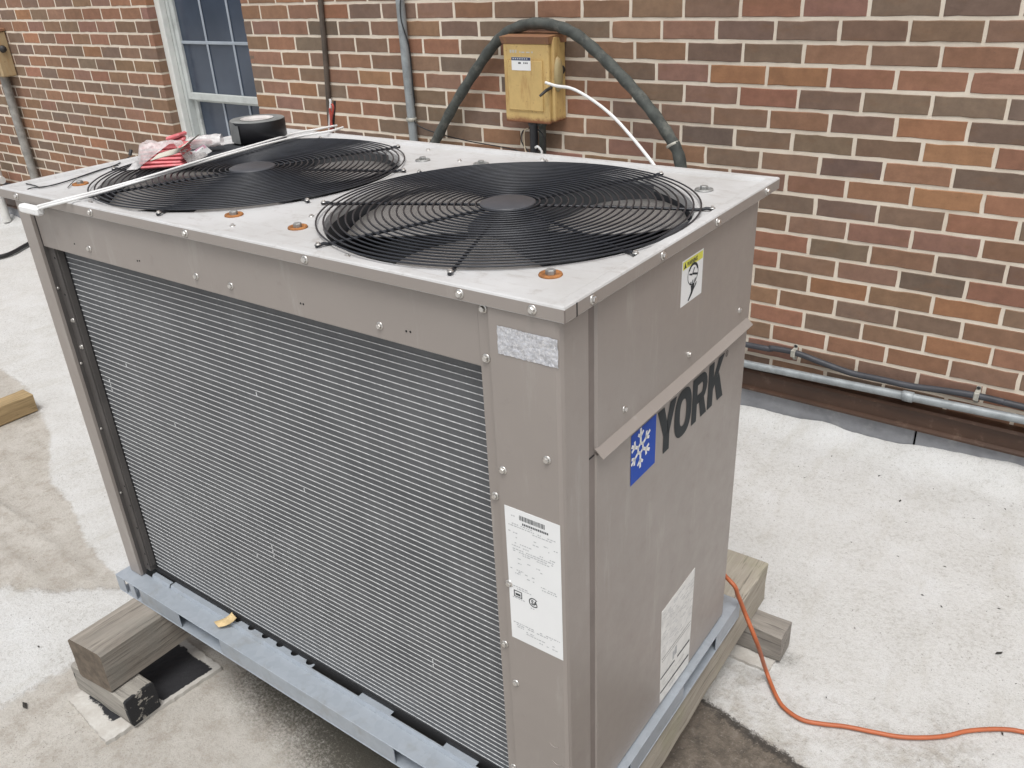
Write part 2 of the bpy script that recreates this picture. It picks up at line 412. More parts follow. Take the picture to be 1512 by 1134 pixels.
# ------------------------------------------------------------------ mesh helpers
class MB:
    def __init__(s): s.v = []; s.f = []; s.sm = []
    def add(s, vs, fs, smooth=False):
        o = len(s.v); s.v += [tuple(map(float, p)) for p in vs]; s.f += [tuple(i + o for i in f) for f in fs]; s.sm += [smooth] * len(fs)
        return s
    def box(s, x0, x1, y0, y1, z0, z1, c=0.0, M=None):
        """box with chamfered edges of width c"""
        if c <= 0:
            vs = [(x, y, z) for z in (z0, z1) for y in (y0, y1) for x in (x0, x1)]
            fs = [(0, 2, 3, 1), (4, 5, 7, 6), (0, 1, 5, 4), (2, 6, 7, 3), (0, 4, 6, 2), (1, 3, 7, 5)]
        else:
            X, Y, Z = (x0, x1), (y0, y1), (z0, z1); vs = []; idx = {}
            for k in (0, 1):
                for j in (0, 1):
                    for i in (0, 1):
                        sx, sy, sz = (c, -c)[i], (c, -c)[j], (c, -c)[k]
                        for a, q in enumerate(((X[i], Y[j] + sy, Z[k] + sz), (X[i] + sx, Y[j], Z[k] + sz), (X[i] + sx, Y[j] + sy, Z[k]))):
                            idx[i, j, k, a] = len(vs); vs.append(q)
            fs = []
            for i in (0, 1):
                q = [idx[i, 0, 0, 0], idx[i, 1, 0, 0], idx[i, 1, 1, 0], idx[i, 0, 1, 0]]; fs.append(tuple(q if i else q[::-1]))
                q = [idx[0, i, 0, 1], idx[1, i, 0, 1], idx[1, i, 1, 1], idx[0, i, 1, 1]]; fs.append(tuple(q[::-1] if i else q))
                q = [idx[0, 0, i, 2], idx[1, 0, i, 2], idx[1, 1, i, 2], idx[0, 1, i, 2]]; fs.append(tuple(q if i else q[::-1]))
            for a in (0, 1):
                for b_ in (0, 1):
                    fs.append((idx[0, a, b_, 1], idx[1, a, b_, 1], idx[1, a, b_, 2], idx[0, a, b_, 2]))
                    fs.append((idx[a, 0, b_, 0], idx[a, 1, b_, 0], idx[a, 1, b_, 2], idx[a, 0, b_, 2]))
                    fs.append((idx[a, b_, 0, 0], idx[a, b_, 1, 0], idx[a, b_, 1, 1], idx[a, b_, 0, 1]))
                    for d in (0, 1): fs.append((idx[a, b_, d, 0], idx[a, b_, d, 1], idx[a, b_, d, 2]))
        if M is not None: vs = [tuple(M @ Vector(p)) for p in vs]
        return s.add(vs, fs)
    def tube(s, pts, r, n=8, closed=False, caps=True):
        P = [Vector(p) for p in pts]; N = len(P); rings = []
        rr = r if hasattr(r, '__len__') else [r] * N
        up = None
        for i in range(N):
            a = P[(i - 1) % N] if (closed or i > 0) else P[i]; b_ = P[(i + 1) % N] if (closed or i < N - 1) else P[i]
            t = (b_ - a).normalized()
            if up is None:
                up = Vector((0, 0, 1)) if abs(t.z) < 0.9 else Vector((1, 0, 0))
            up = (up - t * up.dot(t)).normalized(); sd_ = t.cross(up)
            rings.append([P[i] + (up * math.cos(2 * math.pi * k / n) + sd_ * math.sin(2 * math.pi * k / n)) * rr[i] for k in range(n)])
        vs = [q for R_ in rings for q in R_]; fs = []
        for i in range(N if closed else N - 1):
            j = (i + 1) % N
            for k in range(n): fs.append((i * n + k, i * n + (k + 1) % n, j * n + (k + 1) % n, j * n + k))
        s.add(vs, fs, True)
        if caps and not closed:
            s.add(rings[0], [tuple(range(n))[::-1]]); s.add(rings[-1], [tuple(range(n))])
        return s
    def lathe(s, prof, n=24, M=None, smooth=True):
        """profile [(r,z)] about Z"""
        vs = []; fs = []
        for r, z in prof:
            for k in range(n):
                a = 2 * math.pi * k / n; vs.append((r * math.cos(a), r * math.sin(a), z))
        for i in range(len(prof) - 1):
            for k in range(n): fs.append((i * n + k, i * n + (k + 1) % n, (i + 1) * n + (k + 1) % n, (i + 1) * n + k))
        if M is not None: vs = [tuple(M @ Vector(p)) for p in vs]
        return s.add(vs, fs, smooth)
    def prism(s, poly, f0, f1):
        """poly of 2-D points, f0/f1 map a point to 3-D for the two faces (f0 is the visible one)"""
        n = len(poly)
        vs = [f0(*p) for p in poly] + [f1(*p) for p in poly]
        fs = [tuple(range(n)), tuple(range(n, 2 * n))[::-1]] + [(i, i + n, (i + 1) % n + n, (i + 1) % n) for i in range(n)]
        return s.add(vs, fs)
    def sheet(s, prof, z0, z1, t):
        """vertical folded sheet: 2-D polyline extruded in z with thickness t to its left side"""
        P = [Vector(p) for p in prof]; off = []
        for i in range(len(P)):
            ns = []
            if i > 0: d = (P[i] - P[i - 1]).normalized(); ns.append(Vector((-d.y, d.x)))
            if i < len(P) - 1: d = (P[i + 1] - P[i]).normalized(); ns.append(Vector((-d.y, d.x)))
            q = sum(ns, Vector((0, 0))); q = q.normalized(); off.append(P[i] + q * (t / max(0.4, q.dot(ns[0]))))
        n = len(P); vs = []
        for z in (z0, z1): vs += [(p.x, p.y, z) for p in P] + [(p.x, p.y, z) for p in off]
        fs = []
        for i in range(n - 1):
            fs += [(i, i + 1, 2 * n + i + 1, 2 * n + i), (n + i + 1, n + i, 3 * n + i, 3 * n + i + 1),
                   (i + 1, i, n + i, n + i + 1), (2 * n + i, 2 * n + i + 1, 3 * n + i + 1, 3 * n + i)]
        fs += [(0, 2 * n, 3 * n, n), (n - 1, 2 * n - 1, 4 * n - 1, 3 * n - 1)]
        return s.add(vs, fs)
    def mesh(s, name, mat):
        me = bpy.data.meshes.new(name)
        me.from_pydata(s.v, [], s.f)
        me.polygons.foreach_set('use_smooth', s.sm)
        me.materials.append(MATS[mat])
        bm = bmesh.new(); bm.from_mesh(me)
        bmesh.ops.recalc_face_normals(bm, faces=bm.faces); bm.to_mesh(me); bm.free()
        me.update()
        return me
    def build(s, name, mat, parent=None, loc=(0, 0, 0), rot=(0, 0, 0)):
        return link(name, s.mesh(name, mat), parent, loc, rot)
def link(name, me, parent=None, loc=(0, 0, 0), rot=(0, 0, 0)):
    o = bpy.data.objects.new(name, me); COL.objects.link(o)
    o.parent = parent; o.location = loc; o.rotation_euler = rot
    return o
def tag(o, label, cat, group=None):
    o['label'] = label; o['category'] = cat
    if group: o['group'] = group
    return o
def thing(name, label, cat, loc=(0, 0, 0), rz=0, group=None):
    o = bpy.data.objects.new(name, None); COL.objects.link(o)
    o.location = loc; o.rotation_euler = (0, 0, rz); o.empty_display_size = 0.05
    return tag(o, label, cat, group)
def spline(pts, n=8):
    """Catmull-Rom through the points"""
    P = [np.array(p, float) for p in pts]; P = [2 * P[0] - P[1]] + P + [2 * P[-1] - P[-2]]; out = []
    for i in range(1, len(P) - 2):
        for k in range(n):
            t = k / n; a, b_, c_, d = P[i - 1:i + 3]
            out.append(0.5 * (2 * b_ + (c_ - a) * t + (2 * a - 5 * b_ + 4 * c_ - d) * t * t + (3 * b_ - a - 3 * c_ + d) * t ** 3))
    out.append(P[-2]); return out
def text_mesh(body, size, fn, name, mat, parent, sx=1.0, bold=0.0):
    """flat lettering mapped by fn(u,v) to 3-D"""
    cu = bpy.data.curves.new('lettering', 'FONT'); cu.body = body; cu.size = size; cu.resolution_u = 2; cu.offset = bold
    o = bpy.data.objects.new('lettering', cu); COL.objects.link(o)
    dg = bpy.context.evaluated_depsgraph_get(); me = bpy.data.meshes.new_from_object(o.evaluated_get(dg))
    vs = [fn(p.co.x * sx, p.co.y) for p in me.vertices]; fs = [tuple(p.vertices) for p in me.polygons]
    bpy.data.objects.remove(o); bpy.data.curves.remove(cu); bpy.data.meshes.remove(me)
    return MB().add(vs, fs).build(name, mat, parent)
def vnoise(x, y, seed=0, octaves=4):
    """cheap smooth value noise in numpy, -1..1"""
    x = np.asarray(x, float); y = np.asarray(y, float); out = np.zeros(np.broadcast(x, y).shape); amp = 1.0; tot = 0
    for o in range(octaves):
        r_ = np.random.default_rng(seed * 31 + o).random((64, 64)) * 2 - 1
        f = 2.0 ** o; X = x * f; Y = y * f; i = np.floor(X).astype(int); j = np.floor(Y).astype(int); u = X - i; w = Y - j
        u = u * u * (3 - 2 * u); w = w * w * (3 - 2 * w)
        g = lambda a, b_: r_[a % 64, b_ % 64]
        out = out + amp * ((g(i, j) * (1 - u) + g(i + 1, j) * u) * (1 - w) + (g(i, j + 1) * (1 - u) + g(i + 1, j + 1) * u) * w)
        tot += amp; amp *= 0.5
    return out / tot
def sdist(X, Y, poly):
    """signed distance to a polygon, positive inside"""
    d = np.full(X.shape, 1e9); ins = np.zeros(X.shape, bool); n = len(poly)
    for i in range(n):
        (ax, ay), (bx, by) = poly[i], poly[(i + 1) % n]
        ex, ey = bx - ax, by - ay; wx, wy = X - ax, Y - ay
        t = np.clip((wx * ex + wy * ey) / (ex * ex + ey * ey + 1e-12), 0, 1)
        d = np.minimum(d, np.hypot(wx - ex * t, wy - ey * t))
        cond = ((ay > Y) != (by > Y)) & (X < (bx - ax) * (Y - ay) / (by - ay + 1e-12) + ax)
        ins ^= cond
    return np.where(ins, d, -d)

# ------------------------------------------------------------------ roof
def build_roof():
    xs = np.concatenate([np.linspace(-26, -6.4, 15)[:-1], np.arange(-6.4, 2.2, 0.016), np.linspace(2.2, 20, 14)])
    ys = np.concatenate([np.linspace(-24, -3.2, 14)[:-1], np.arange(-3.2, -0.2, 0.016), np.linspace(-0.2, -0.016, 26)])
    X, Y = np.meshgrid(xs, ys)
    coat = np.full(X.shape, 1.0)
    # old membrane showing to the left: everything on the near side of the torn edge of the white coating
    e = [G(*q)[:2] for q in [(0, 545), (40, 572), (55, 600), (75, 640), (74, 690), (76, 715), (105, 742), (118, 775), (126, 800), (150, 828), (190, 868)]]
    old = [(-9, -1.25), (-5, -1.3)] + [tuple(p) for p in e] + [(-1.1, -2.05), (-0.9, -2.0), (-0.55, -1.9), (-0.2, -1.8), (0.2, -1.7), (0.5, -1.9), (0.9, -1.9), (1.6, -2.3), (1.6, -4), (-9, -4)]
    d1 = sdist(X, Y, old)
    w2 = [G(*q)[:2] for q in [(0, 868), (70, 872), (200, 868), (235, 905), (130, 975), (60, 1012), (0, 1045)]]
    w2 = [tuple(p) for p in w2] + [(-1.6, -2.5), (-2.4, -2.5), (-2.4, -2.25)]
    d2 = sdist(X, Y, w2)
    f1 = np.clip(0.5 - d1 / 0.10, 0, 1); f2 = np.clip(0.5 + d2 / 0.16, 0, 1)
    coat = np.maximum(f1, f2 * 0.95)
    # the near ground on the right is a little dirtier than beside the wall
    coat = coat * np.where(X > 0.2, np.clip(1.0 - (-(Y + 0.55)) * 0.62, 0.55, 1), 1)
    dark = [(-0.72, -2.02), (-0.62, -2.10), (-0.50, -2.13), (-0.36, -2.09), (-0.2, -2.12), (0.1, -2.2), (0.6, -2.2), (1.3, -2.0), (1.3, -1.62), (0.9, -1.52), (0.67, -1.485), (0.6, -1.47), (0.54, -1.462), (0.48, -1.445), (0.40, -1.43), (0.2, -1.42), (-0.3, -1.5), (-0.7, -1.8)]
    d3 = sdist(X, Y, dark)
    dk = np.clip(0.5 + d3 / 0.12, 0, 1)
    dk = dk * np.clip((X - 0.0) / 0.3, 0, 1)
    soil_shade = np.clip(0.5 + sdist(X, Y, [(-0.66, -1.90), (-0.60, -2.01), (-0.48, -2.05), (-0.36, -2.05), (-0.2, -2.11), (0.1, -2.25), (0.3, -2.2), (0.3, -1.6), (-0.6, -1.6)]) / 0.26, 0, 1)  # dirt under the unit, with part of the unit's shadow put into its colour
    # old brown runs on the bare membrane and grey scuffs on the white
    st_ = np.clip(vnoise(X * 1.6 + 3, Y * 3.2, 41, 5) * 1.5 - 0.15, 0, 1) * (1 - coat) * 0.34 * (X < -.9)
    soil_shade = np.maximum(soil_shade, st_)
    soil_shade = np.maximum(soil_shade, np.clip(vnoise(X * 1.3, Y * 2.6, 47, 5) * 1.5 - 0.45, 0, 1) * 0.26)
    # a little darker round blocks and along the edge of the lumber
    for gx_, gy_, gr in ((-.80, -2.20, .16), (.40, -1.14, .10), (.52, -1.19, .07), (-2.6, -1.6, .12), (.40, -1.46, .10)):
        soil_shade = np.maximum(soil_shade, 0.42 * np.clip(1 - np.hypot(X - gx_, Y - gy_) / gr, 0, 1))
    Z = 0.0035 * vnoise(X * 1.7, Y * 1.7, 3) + 0.0016 * vnoise(X * 9, Y * 9, 5) + 0.0025 * np.clip(coat * 2 - 0.6, 0, 1)
    # lapped seams of the old membrane
    for pts in ([(-3.2, -1.95), (-2.04, -1.979), (-1.909, -1.972), (-1.38, -2.015), (-1.1, -2.02)], [(-3.2, -2.10), (-1.79, -2.096), (-1.55, -2.10), (-1.2, -2.14)]):
        yl = np.interp(X, [p[0] for p in pts], [p[1] for p in pts]) + 0.006 * vnoise(X * 6, X * 0, 9)
        soil_shade = np.maximum(soil_shade, np.where((X > -3.2) & (X < -1.2), 0.34 * np.exp(-((Y - yl + .006) / .012) ** 2) * (1 - f2) * (0.6 + 0.5 * vnoise(X * 5, Y * 5, 31)), 0))
        Z += np.where((X > -3.2) & (X < -1.15), 0.007 * np.exp(-np.maximum(0, yl - Y) / 0.05) * (Y < yl) * (1 - f2), 0)
    # the coating is turned up against the wall with a wavy top edge
    up = 0.038 + 0.020 * vnoise(X * 2.3, X * 0, 21) + 0.012 * vnoise(X * 9, X * 0, 22)
    up = up + np.clip((X - 0.0) * 0.03, 0, 0.03)
    t = np.clip((Y + 0.15) / 0.134, 0, 1)
    Z = Z + up * t ** 1.8 * (1 + 0.10 * vnoise(X * 14, Y * 14, 8))
    far = (X < -6.4) | (X > 2.2) | (Y < -3.2)
    Z = np.where(far, 0.0, Z)
    ny, nx = X.shape
    idx = np.arange(ny * nx).reshape(ny, nx)
    F = np.stack([idx[:-1, :-1], idx[:-1, 1:], idx[1:, 1:], idx[1:, :-1]], -1).reshape(-1, 4)
    me = bpy.data.meshes.new('roof_surface')
    me.from_pydata(np.stack([X, Y, Z], -1).reshape(-1, 3).tolist(), [], F.tolist())
    for nm, arr in (('coat', coat), ('dark', dk), ('soil_shade', soil_shade)):
        a_ = me.attributes.new(nm, 'FLOAT', 'POINT'); a_.data.foreach_set('value', arr.ravel().astype(np.float32))
    me.polygons.foreach_set('use_smooth', np.ones(len(F), bool))
    me.materials.append(MATS['roof_coating'])
    o = link('roof_surface', me); o['kind'] = 'structure'
    o['label'] = 'white coated flat roof with bare beige membrane and dark dirt'
    return o
build_roof()

# ------------------------------------------------------------------ brick wall with window
BL, BH, ROW0 = 0.2032, 0.06923, 1.463
ROWOFF = {0: -0.0122, 1: 0.0095, 2: 0.0065, 3: -0.0066, 4: 0.0036, 5: 0.0136, 6: -0.0016, 7: -0.0037, 8: -0.0091}
WX0, WX1, WZ0, WZ1 = -3.602, -2.791, 0.42, 1.924
wall = thing('brick_wall', 'long wall of mixed red and brown bricks with cream mortar joints', 'wall', (-2, 0, 0))
WO = Vector((-2, 0, 0))
PAL = {'r': (0.268, 0.136, 0.083), 'o': (0.295, 0.150, 0.080), 'b': (0.240, 0.137, 0.084), 'g': (0.185, 0.124, 0.088), 'd': (0.158, 0.111, 0.083), 'p': (0.248, 0.136, 0.097), 'n': (0.210, 0.130, 0.087)}
FIXED = {0: {-1: 'r', 0: 'p', 1: 'g', 2: 'd'}, 1: {-1.5: 'g', -.5: 'g', .5: 'n', 1.5: 'n', 2.5: 'p'}, 2: {-1: 'g', 0: 'r', 1: 'n', 2: 'r', -2: 'g', -3: 'b'},
         3: {-1.5: 'o', -.5: 'o', .5: 'r', 1.5: 'r', 2.5: 'r', -2.5: 'p', -3.5: 'g'}, 4: {-1: 'r', 0: 'g', 1: 'g', 2: 'g', 3: 'd', -2: 'n', -3: 'g'},
         5: {-1.5: 'n', -.5: 'b', .5: 'n', 1.5: 'o', 2.5: 'd', -2.5: 'g', -3.5: 'g'}, 6: {-1: 'n', 0: 'g', 1: 'n', 2: 'o', 3: 'r', -2: 'd', -3: 'g', -4: 'b'},
         7: {-1.5: 'g', -.5: 'n', .5: 'd', 1.5: 'r', 2.5: 'd', -2.5: 'b', -3.5: 'p'}, 8: {-1: 'n', 0: 'b', 1: 'r', 2: 'o', 3: 'r'}}
def brick_geo(mb, x0, x1, z0, z1, tints, col, deep):
    """brick front with worn edges; faces recorded with their tint"""
    j = lambda s_: random.uniform(-s_, s_)
    y = j(0.0012); c_ = 0.0022; d = 0.118 if deep else 0.05
    n0 = len(mb.f)
    # outline with a few points per side so that edges wander
    nx_ = max(2, int((x1 - x0) / .034)); out = []
    for i in range(nx_): out.append((x0 + (x1 - x0) * i / nx_, z0, 0, 1))
    for i in range(2): out.append((x1, z0 + (z1 - z0) * i / 2, -1, 0))
    for i in range(nx_): out.append((x1 - (x1 - x0) * i / nx_, z1, 0, -1))
    for i in range(2): out.append((x0, z1 - (z1 - z0) * i / 2, 1, 0))
    n_ = len(out); cx_, cz_ = (x0 + x1) / 2, (z0 + z1) / 2; hx, hz_ = (x1 - x0) / 2, (z1 - z0) / 2
    f = []; m_ = []
    for (px_, pz_, _, _) in out:
        r_ = 0.0022 * random.random() ** 3 * (1 if not deep else 0); jx, jz = j(.0007), j(.0008)
        sx, sz = (px_ - cx_) / hx, (pz_ - cz_) / hz_
        px2, pz2 = px_ - sx * r_ + (0 if deep else jx), pz_ - sz * r_ + jz
        m_.append((px2, y + c_, pz2)); f.append((px2 - math.copysign(c_, sx) * (abs(sx) > .95), y + j(.0004), pz2 - math.copysign(c_, sz) * (abs(sz) > .95)))
    bk = [(p[0], d, p[2]) for p in m_]
    fs = [tuple(range(n_))]
    for i in range(n_):
        k_ = (i + 1) % n_
        fs += [(i, i + n_, k_ + n_, k_), (i + n_, i + 2 * n_, k_ + 2 * n_, k_ + n_)]
    mb.add([tuple(Vector(p) - WO) for p in f + m_ + bk], fs)
    tints += [col] * (len(mb.f) - n0)
def tint_mesh(me, tints):
    a_ = me.attributes.new('tint', 'FLOAT_COLOR', 'FACE')
    a_.data.foreach_set('color', np.array([(*t_, 1.0) for t_ in tints], np.float32).ravel())
bricks = []
for row in range(-24, 20):
    zc = ROW0 - row * BH
    off = ROWOFF.get(row, random.uniform(-.012, .012)) + (0.5 * BL if row % 2 else 0)
    z0, z1 = zc - BH / 2 + 0.0052, zc + BH / 2 - 0.0052
    for c_ in range(-50, 26):
        key = c_ + (0.5 if row % 2 else 0)
        a_, b_ = c_ * BL + off + 0.0050, (c_ + 1) * BL + off - 0.0050
        col = FIXED.get(row, {}).get(key)
        if col is None: col = random.choices('robgdpn', (24, 7, 23, 18, 5, 12, 22))[0]
        k_ = random.uniform(0.88, 1.12)
        col = tuple(x * k_ * random.uniform(.95, 1.05) for x in PAL[col])
        parts = [(a_, b_, False)]
        if WZ0 < zc < WZ1:
            parts = []
            if a_ < WX0 - 0.02: parts.append((a_, min(b_, WX0), b_ > WX0 - 0.05))
            if b_ > WX1 + 0.02: parts.append((max(a_, WX1), b_, a_ < WX1 + 0.05))
        for p0, p1, deep in parts:
            if deep and p1 > p0:
                if p1 >= WX0 - 0.06 and p1 <= WX0 + 0.001: p1 = WX0
                if p0 <= WX1 + 0.06 and p0 >= WX1 - 0.001: p0 = WX1
            q = project(np.array([[p0, 0, z0], [p1, 0, z0], [p1, 0, z1], [p0, 0, z1]]))
            cx, cy = q.mean(0)
            area = 0.5 * abs(sum(q[i][0] * q[(i + 1) % 4][1] - q[(i + 1) % 4][0] * q[i][1] for i in range(4)))
            top_edge = np.interp(cx, [0, 400, 1151], [275, 189, 260])
            seen = -10 < cx < 1530 and -15 < cy < 700 and not (cx < 1140 and cy > top_edge + 6 and cx > 5) and not (cx < 1112 and cy > 290)
            bricks.append([area if seen else 0.0, p0, p1, z0, z1, col, deep])
order = sorted(range(len(bricks)), key=lambda i: -bricks[i][0])
solo = set(i for i in order[:300] if bricks[i][0] > 0)
rest = MB(); rest_t = []
for i, (ar, p0, p1, z0, z1, col, deep) in enumerate(bricks):
    if i in solo:
        mb = MB(); t_ = []
        brick_geo(mb, p0, p1, z0, z1, t_, col, deep)
        me = mb.mesh('brick', 'brick'); tint_mesh(me, t_)
        link('brick', me, wall)
    else: brick_geo(rest, p0, p1, z0, z1, rest_t, col, deep)
me = rest.mesh('brickwork', 'brick'); tint_mesh(me, rest_t)
o = link('brickwork', me, wall); o['kind'] = 'stuff'
mo = MB()
YM = 0.0022
zb, zt = 0.11, ROW0 + 24.5 * BH
def mbox(x0, x1, z0, z1): mo.box(x0 + 2, x1 + 2, YM, 0.114, z0, z1)
mbox(-10.2, WX0 - .0025, zb, zt); mbox(WX1 + .0025, 5.3, zb, zt); mbox(WX0 - .0025, WX1 + .0025, zb, WZ0); mbox(WX0 - .0025, WX1 + .0025, WZ1, zt)
mo.build('mortar', 'mortar', wall)

# window (double hung, three panes across), parts of the wall
win = bpy.data.objects.new('window', None); COL.objects.link(win); win.parent = wall; win.location = (0, 0, 0)
def wb(name, mat, x0, x1, y0, y1, z0, z1, c=0.003, parent=win):
    return MB().box(x0 + 2, x1 + 2, y0, y1, z0, z1, c).build(name, mat, parent)
wb('trim', 'window_trim', WX0 + .002, WX0 + .048, 0.048, 0.085, WZ0 + .03, WZ1)
wb('trim', 'window_trim', WX1 - .012, WX1 - .002, 0.048, 0.085, WZ0 + .03, WZ1)
wb('trim', 'window_trim', WX0 + .048, WX1 - .012, 0.048, 0.085, WZ1 - .045, WZ1)
wb('sill', 'window_trim', WX0 + .002, WX1 - .002, -0.02, 0.13, WZ0 - .002, WZ0 + .03)
wb('frame', 'window_frame', WX0 + .030, WX0 + .066, 0.0855, 0.16, WZ0 + .03, WZ1)
wb('frame', 'window_frame', WX1 - .010, WX1 - .002, 0.0855, 0.16, WZ0 + .03, WZ1)
gx0, gx1 = WX0 + .066, WX1 - .010
def sash(y, z0, z1, n, rail):
    st = 0.032
    wb('stile', 'window_frame', gx0, gx0 + st, y - .012, y + .02, z0, z1); wb('stile', 'window_frame', gx1 - st, gx1, y - .012, y + .02, z0, z1)
    wb('rail', 'window_frame', gx0 + st, gx1 - st, y - .011, y + .02, z0, z0 + rail); wb('rail', 'window_frame', gx0 + st, gx1 - st, y - .011, y + .02, z1 - .04, z1)
    a, b_ = gx0 + st, gx1 - st + .012; zz0, zz1 = z0 + rail, z1 - .04; nz = n
    pw = (b_ - a) / 3; ph = (zz1 - zz0) / nz
    for i in range(3):
        for j in range(nz):
            wb('pane', 'window_glass', a + i * pw + .001, a + (i + 1) * pw - .001, y + .004, y + .009, zz0 + j * ph + .001, zz0 + (j + 1) * ph - .001, 0)
    for i in (1, 2): wb('muntin', 'muntin', a + i * pw - .0075, a + i * pw + .0075, y - .003, y + .003, zz0, zz1, .002)
    for j in range(1, nz): wb('muntin', 'muntin', a, b_, y - .0042, y + .0028, zz0 + j * ph - .008, zz0 + j * ph + .008, .002)
sash(0.108, 1.004, WZ1 - .045, 3, 0.038)
sash(0.138, WZ0 + .03, 1.030, 2, 0.05)

# ------------------------------------------------------------------ wall foot: membrane, brown counter-flashing
mf = thing('membrane_flashing', 'grey granular membrane strip between white coating and brown metal', 'flashing', (-2, -0.008, 0))
seam_x = WL(1352, 640, -0.012)[0]
for x0, x1, dy in ((-10, -4.3, 0), (-4.302, -1.6, -.002), (-1.604, seam_x - .003, 0), (seam_x + .004, 5, -.003)):
    MB().box(x0 + 2, x1 + 2, -.006 + dy, .006, 0.0, 0.135, .002).build('membrane_sheet', 'membrane', mf)
bf = thing('metal_flashing', 'dark brown metal flashing running along the foot of the brick wall', 'flashing', (-2, -0.018, 0))
for x0, x1 in ((-10, -6.9), (-6.897, -3.85), (-3.847, -0.8), (-0.797, 2.25), (2.253, 5)):
    pb_ = MB()
    prof = [(0.016, 0.204), (-0.016, 0.200), (-0.020, 0.190), (-0.004, 0.183), (-0.005, 0.128), (-0.017, 0.121), (-0.016, 0.113), (0.0, 0.113), (0.016, 0.13)]
    vs_ = [(x + 2, y, z) for x in (x0, x1) for y, z in prof]; n = len(prof)
    pb_.add(vs_, [(i, (i + 1) % n, (i + 1) % n + n, i + n) for i in range(n)] + [tuple(range(n)), tuple(range(n, 2 * n))[::-1]])
    s_ = pb_.build('flashing_length', 'brown_metal', bf)

# conduit and cable along the wall foot
def wl(px, py, y): return tuple(WL(px, py, y))
cy0 = -0.042
zc1, zc2 = WL(1110, 539, cy0)[2], WL(1512, 620, cy0)[2]
cd = thing('steel_conduit', 'grey steel conduit running low along the wall above the brown flashing', 'conduit', (0, 0, 0))
xL, xR = WL(1110, 539, cy0)[0], WL(1512, 620, cy0)[0]
slope = (zc2 - zc1) / (xR - xL)
cpts = [(x, cy0, zc1 + slope * (x - xL) if x > xL else zc1) for x in (-9.5, -5, -2, -0.6, xL, 0.3, 0.6, xR, 2.0, 4.5)]
MB().tube(cpts, 0.0145, 12).build('pipe', 'conduit', cd)
def zat(x): return zc1 + slope * (x - xL) if x > xL else zc1
xc = WL(1341, 585, cy0)[0]
for x in (xc, xc - 3.0, -4.5):
    MB().tube([(x - .017, cy0, zat(x - .017)), (x - .016, cy0, zat(x)), (x + .016, cy0, zat(x)), (x + .017, cy0, zat(x))], [.0165, .0185, .0185, .0165], 12).build('coupling', 'conduit', cd)
for x in (-0.35, 1.3, -2.5):
    st = MB().box(x - .009, x + .009, cy0 - .0165, -0.002, zat(x) - .018, zat(x) + .0172, .002); st.build('pipe_strap', 'conduit', cd)
bc = thing('black_cable', 'black cable clipped to the bricks above the grey steel conduit', 'cable', (0, 0, 0))
bpx = [(1108, 510), (1140, 514), (1175, 521), (1215, 536), (1258, 551), (1300, 560), (1345, 570), (1390, 576), (1440, 584), (1480, 593), (1512, 601)]
bpts = [wl(x, y, -0.022) for x, y in bpx]
bpts = [(-9.5, -.022, bpts[0][2] + .01), (-5, -.022, bpts[0][2]), (-2, -.022, bpts[0][2] + .01), (-0.8, -.022, bpts[0][2])] + bpts + [(1.4, -.022, bpts[-1][2] - .01), (2.4, -.022, bpts[-1][2]), (4.5, -.022, bpts[-1][2])]
MB().tube(spline(bpts, 6), 0.0115, 8).build('sheath', 'cable_black', bc)
for px, py in ((1172, 521), (1442, 584)):
    p_ = WL(px, py, -0.022)
    st = MB().box(p_[0] - .008, p_[0] + .008, -.0355, -.001, p_[2] - .014, p_[2] + .014, .002).box(p_[0] - .007, p_[0] + .007, -.006, -.0005, p_[2] - .034, p_[2] - .014, .001).box(p_[0] - .007, p_[0] + .007, -.006, -.0005, p_[2] + .014, p_[2] + .026, .001)
    c_ = st.build('cable_clip', 'strap', bc)
    MB().lathe([(0, .003), (.005, .002), (.006, 0)], 8, Matrix.Translation((p_[0], -.006, p_[2] + .021)) @ Matrix.Rotation(math.pi / 2, 4, 'X')).build('nail', 'black_rubber', c_)

# ------------------------------------------------------------------ pipes and boxes on the wall
ycon = -0.024
a_, b_ = WL(590, 0, ycon), WL(611, 207, ycon)
vc = thing('vertical_conduit', 'grey vertical steel conduit on the wall with a thin wire wound round it', 'conduit', (0, 0, 0))
xv = (a_[0] + b_[0]) / 2
MB().tube([(xv, ycon, 3.0), (xv, ycon, 1.2), (xv + .003, ycon, .9), (xv, ycon, .3)], 0.0195, 12).build('pipe', 'conduit', vc)
MB().lathe([(.0195, -.008), (.0235, -.007), (.0235, .007), (.0195, .008)], 14, Matrix.Translation((xv, ycon, WL(606, 176, ycon)[2]))).build('band', 'strap', vc)
wp = []
for i in range(90):
    z = 1.75 - i * 0.0075; a = math.sin(z * 9.0 + .6) * 0.75 + 0.35 * math.sin(z * 23)
    wp.append((xv + .0215 * math.cos(a) + .003, ycon - .0215 * math.sin(a) - 0.003, z))
zb_ = WL(606, 178, ycon)[2]
wp = [p for p in wp if p[2] > zb_]
tail = [wl(612, 180, -.03), wl(640, 195, -.02), wl(690, 208, -.012), wl(735, 216, -.012), wl(768, 224, -.02), wl(778, 236, -.04)]
MB().tube(spline(wp[::3] + tail, 3), 0.0026, 5).build('wire', 'black_rubber', vc)
bp = thing('brown_pipe', 'thin dark brown pipe leaning slightly against the brick wall', 'pipe', (0, 0, 0))
p0, p1 = np.array(wl(473, 0, -.014)), np.array(wl(488, 190, -.014)); d_ = (p1 - p0) / (p1[2] - p0[2])
MB().tube(spline([p0 + d_ * (2.6 - p0[2]), p0 + d_ * (2.0 - p0[2]), p0, p0 * .6 + p1 * .4 + np.array([.004, 0, 0]), p1, p1 + d_ * (-.55)], 5), 0.0125, 9).build('pipe', 'brown_pipe', bp)

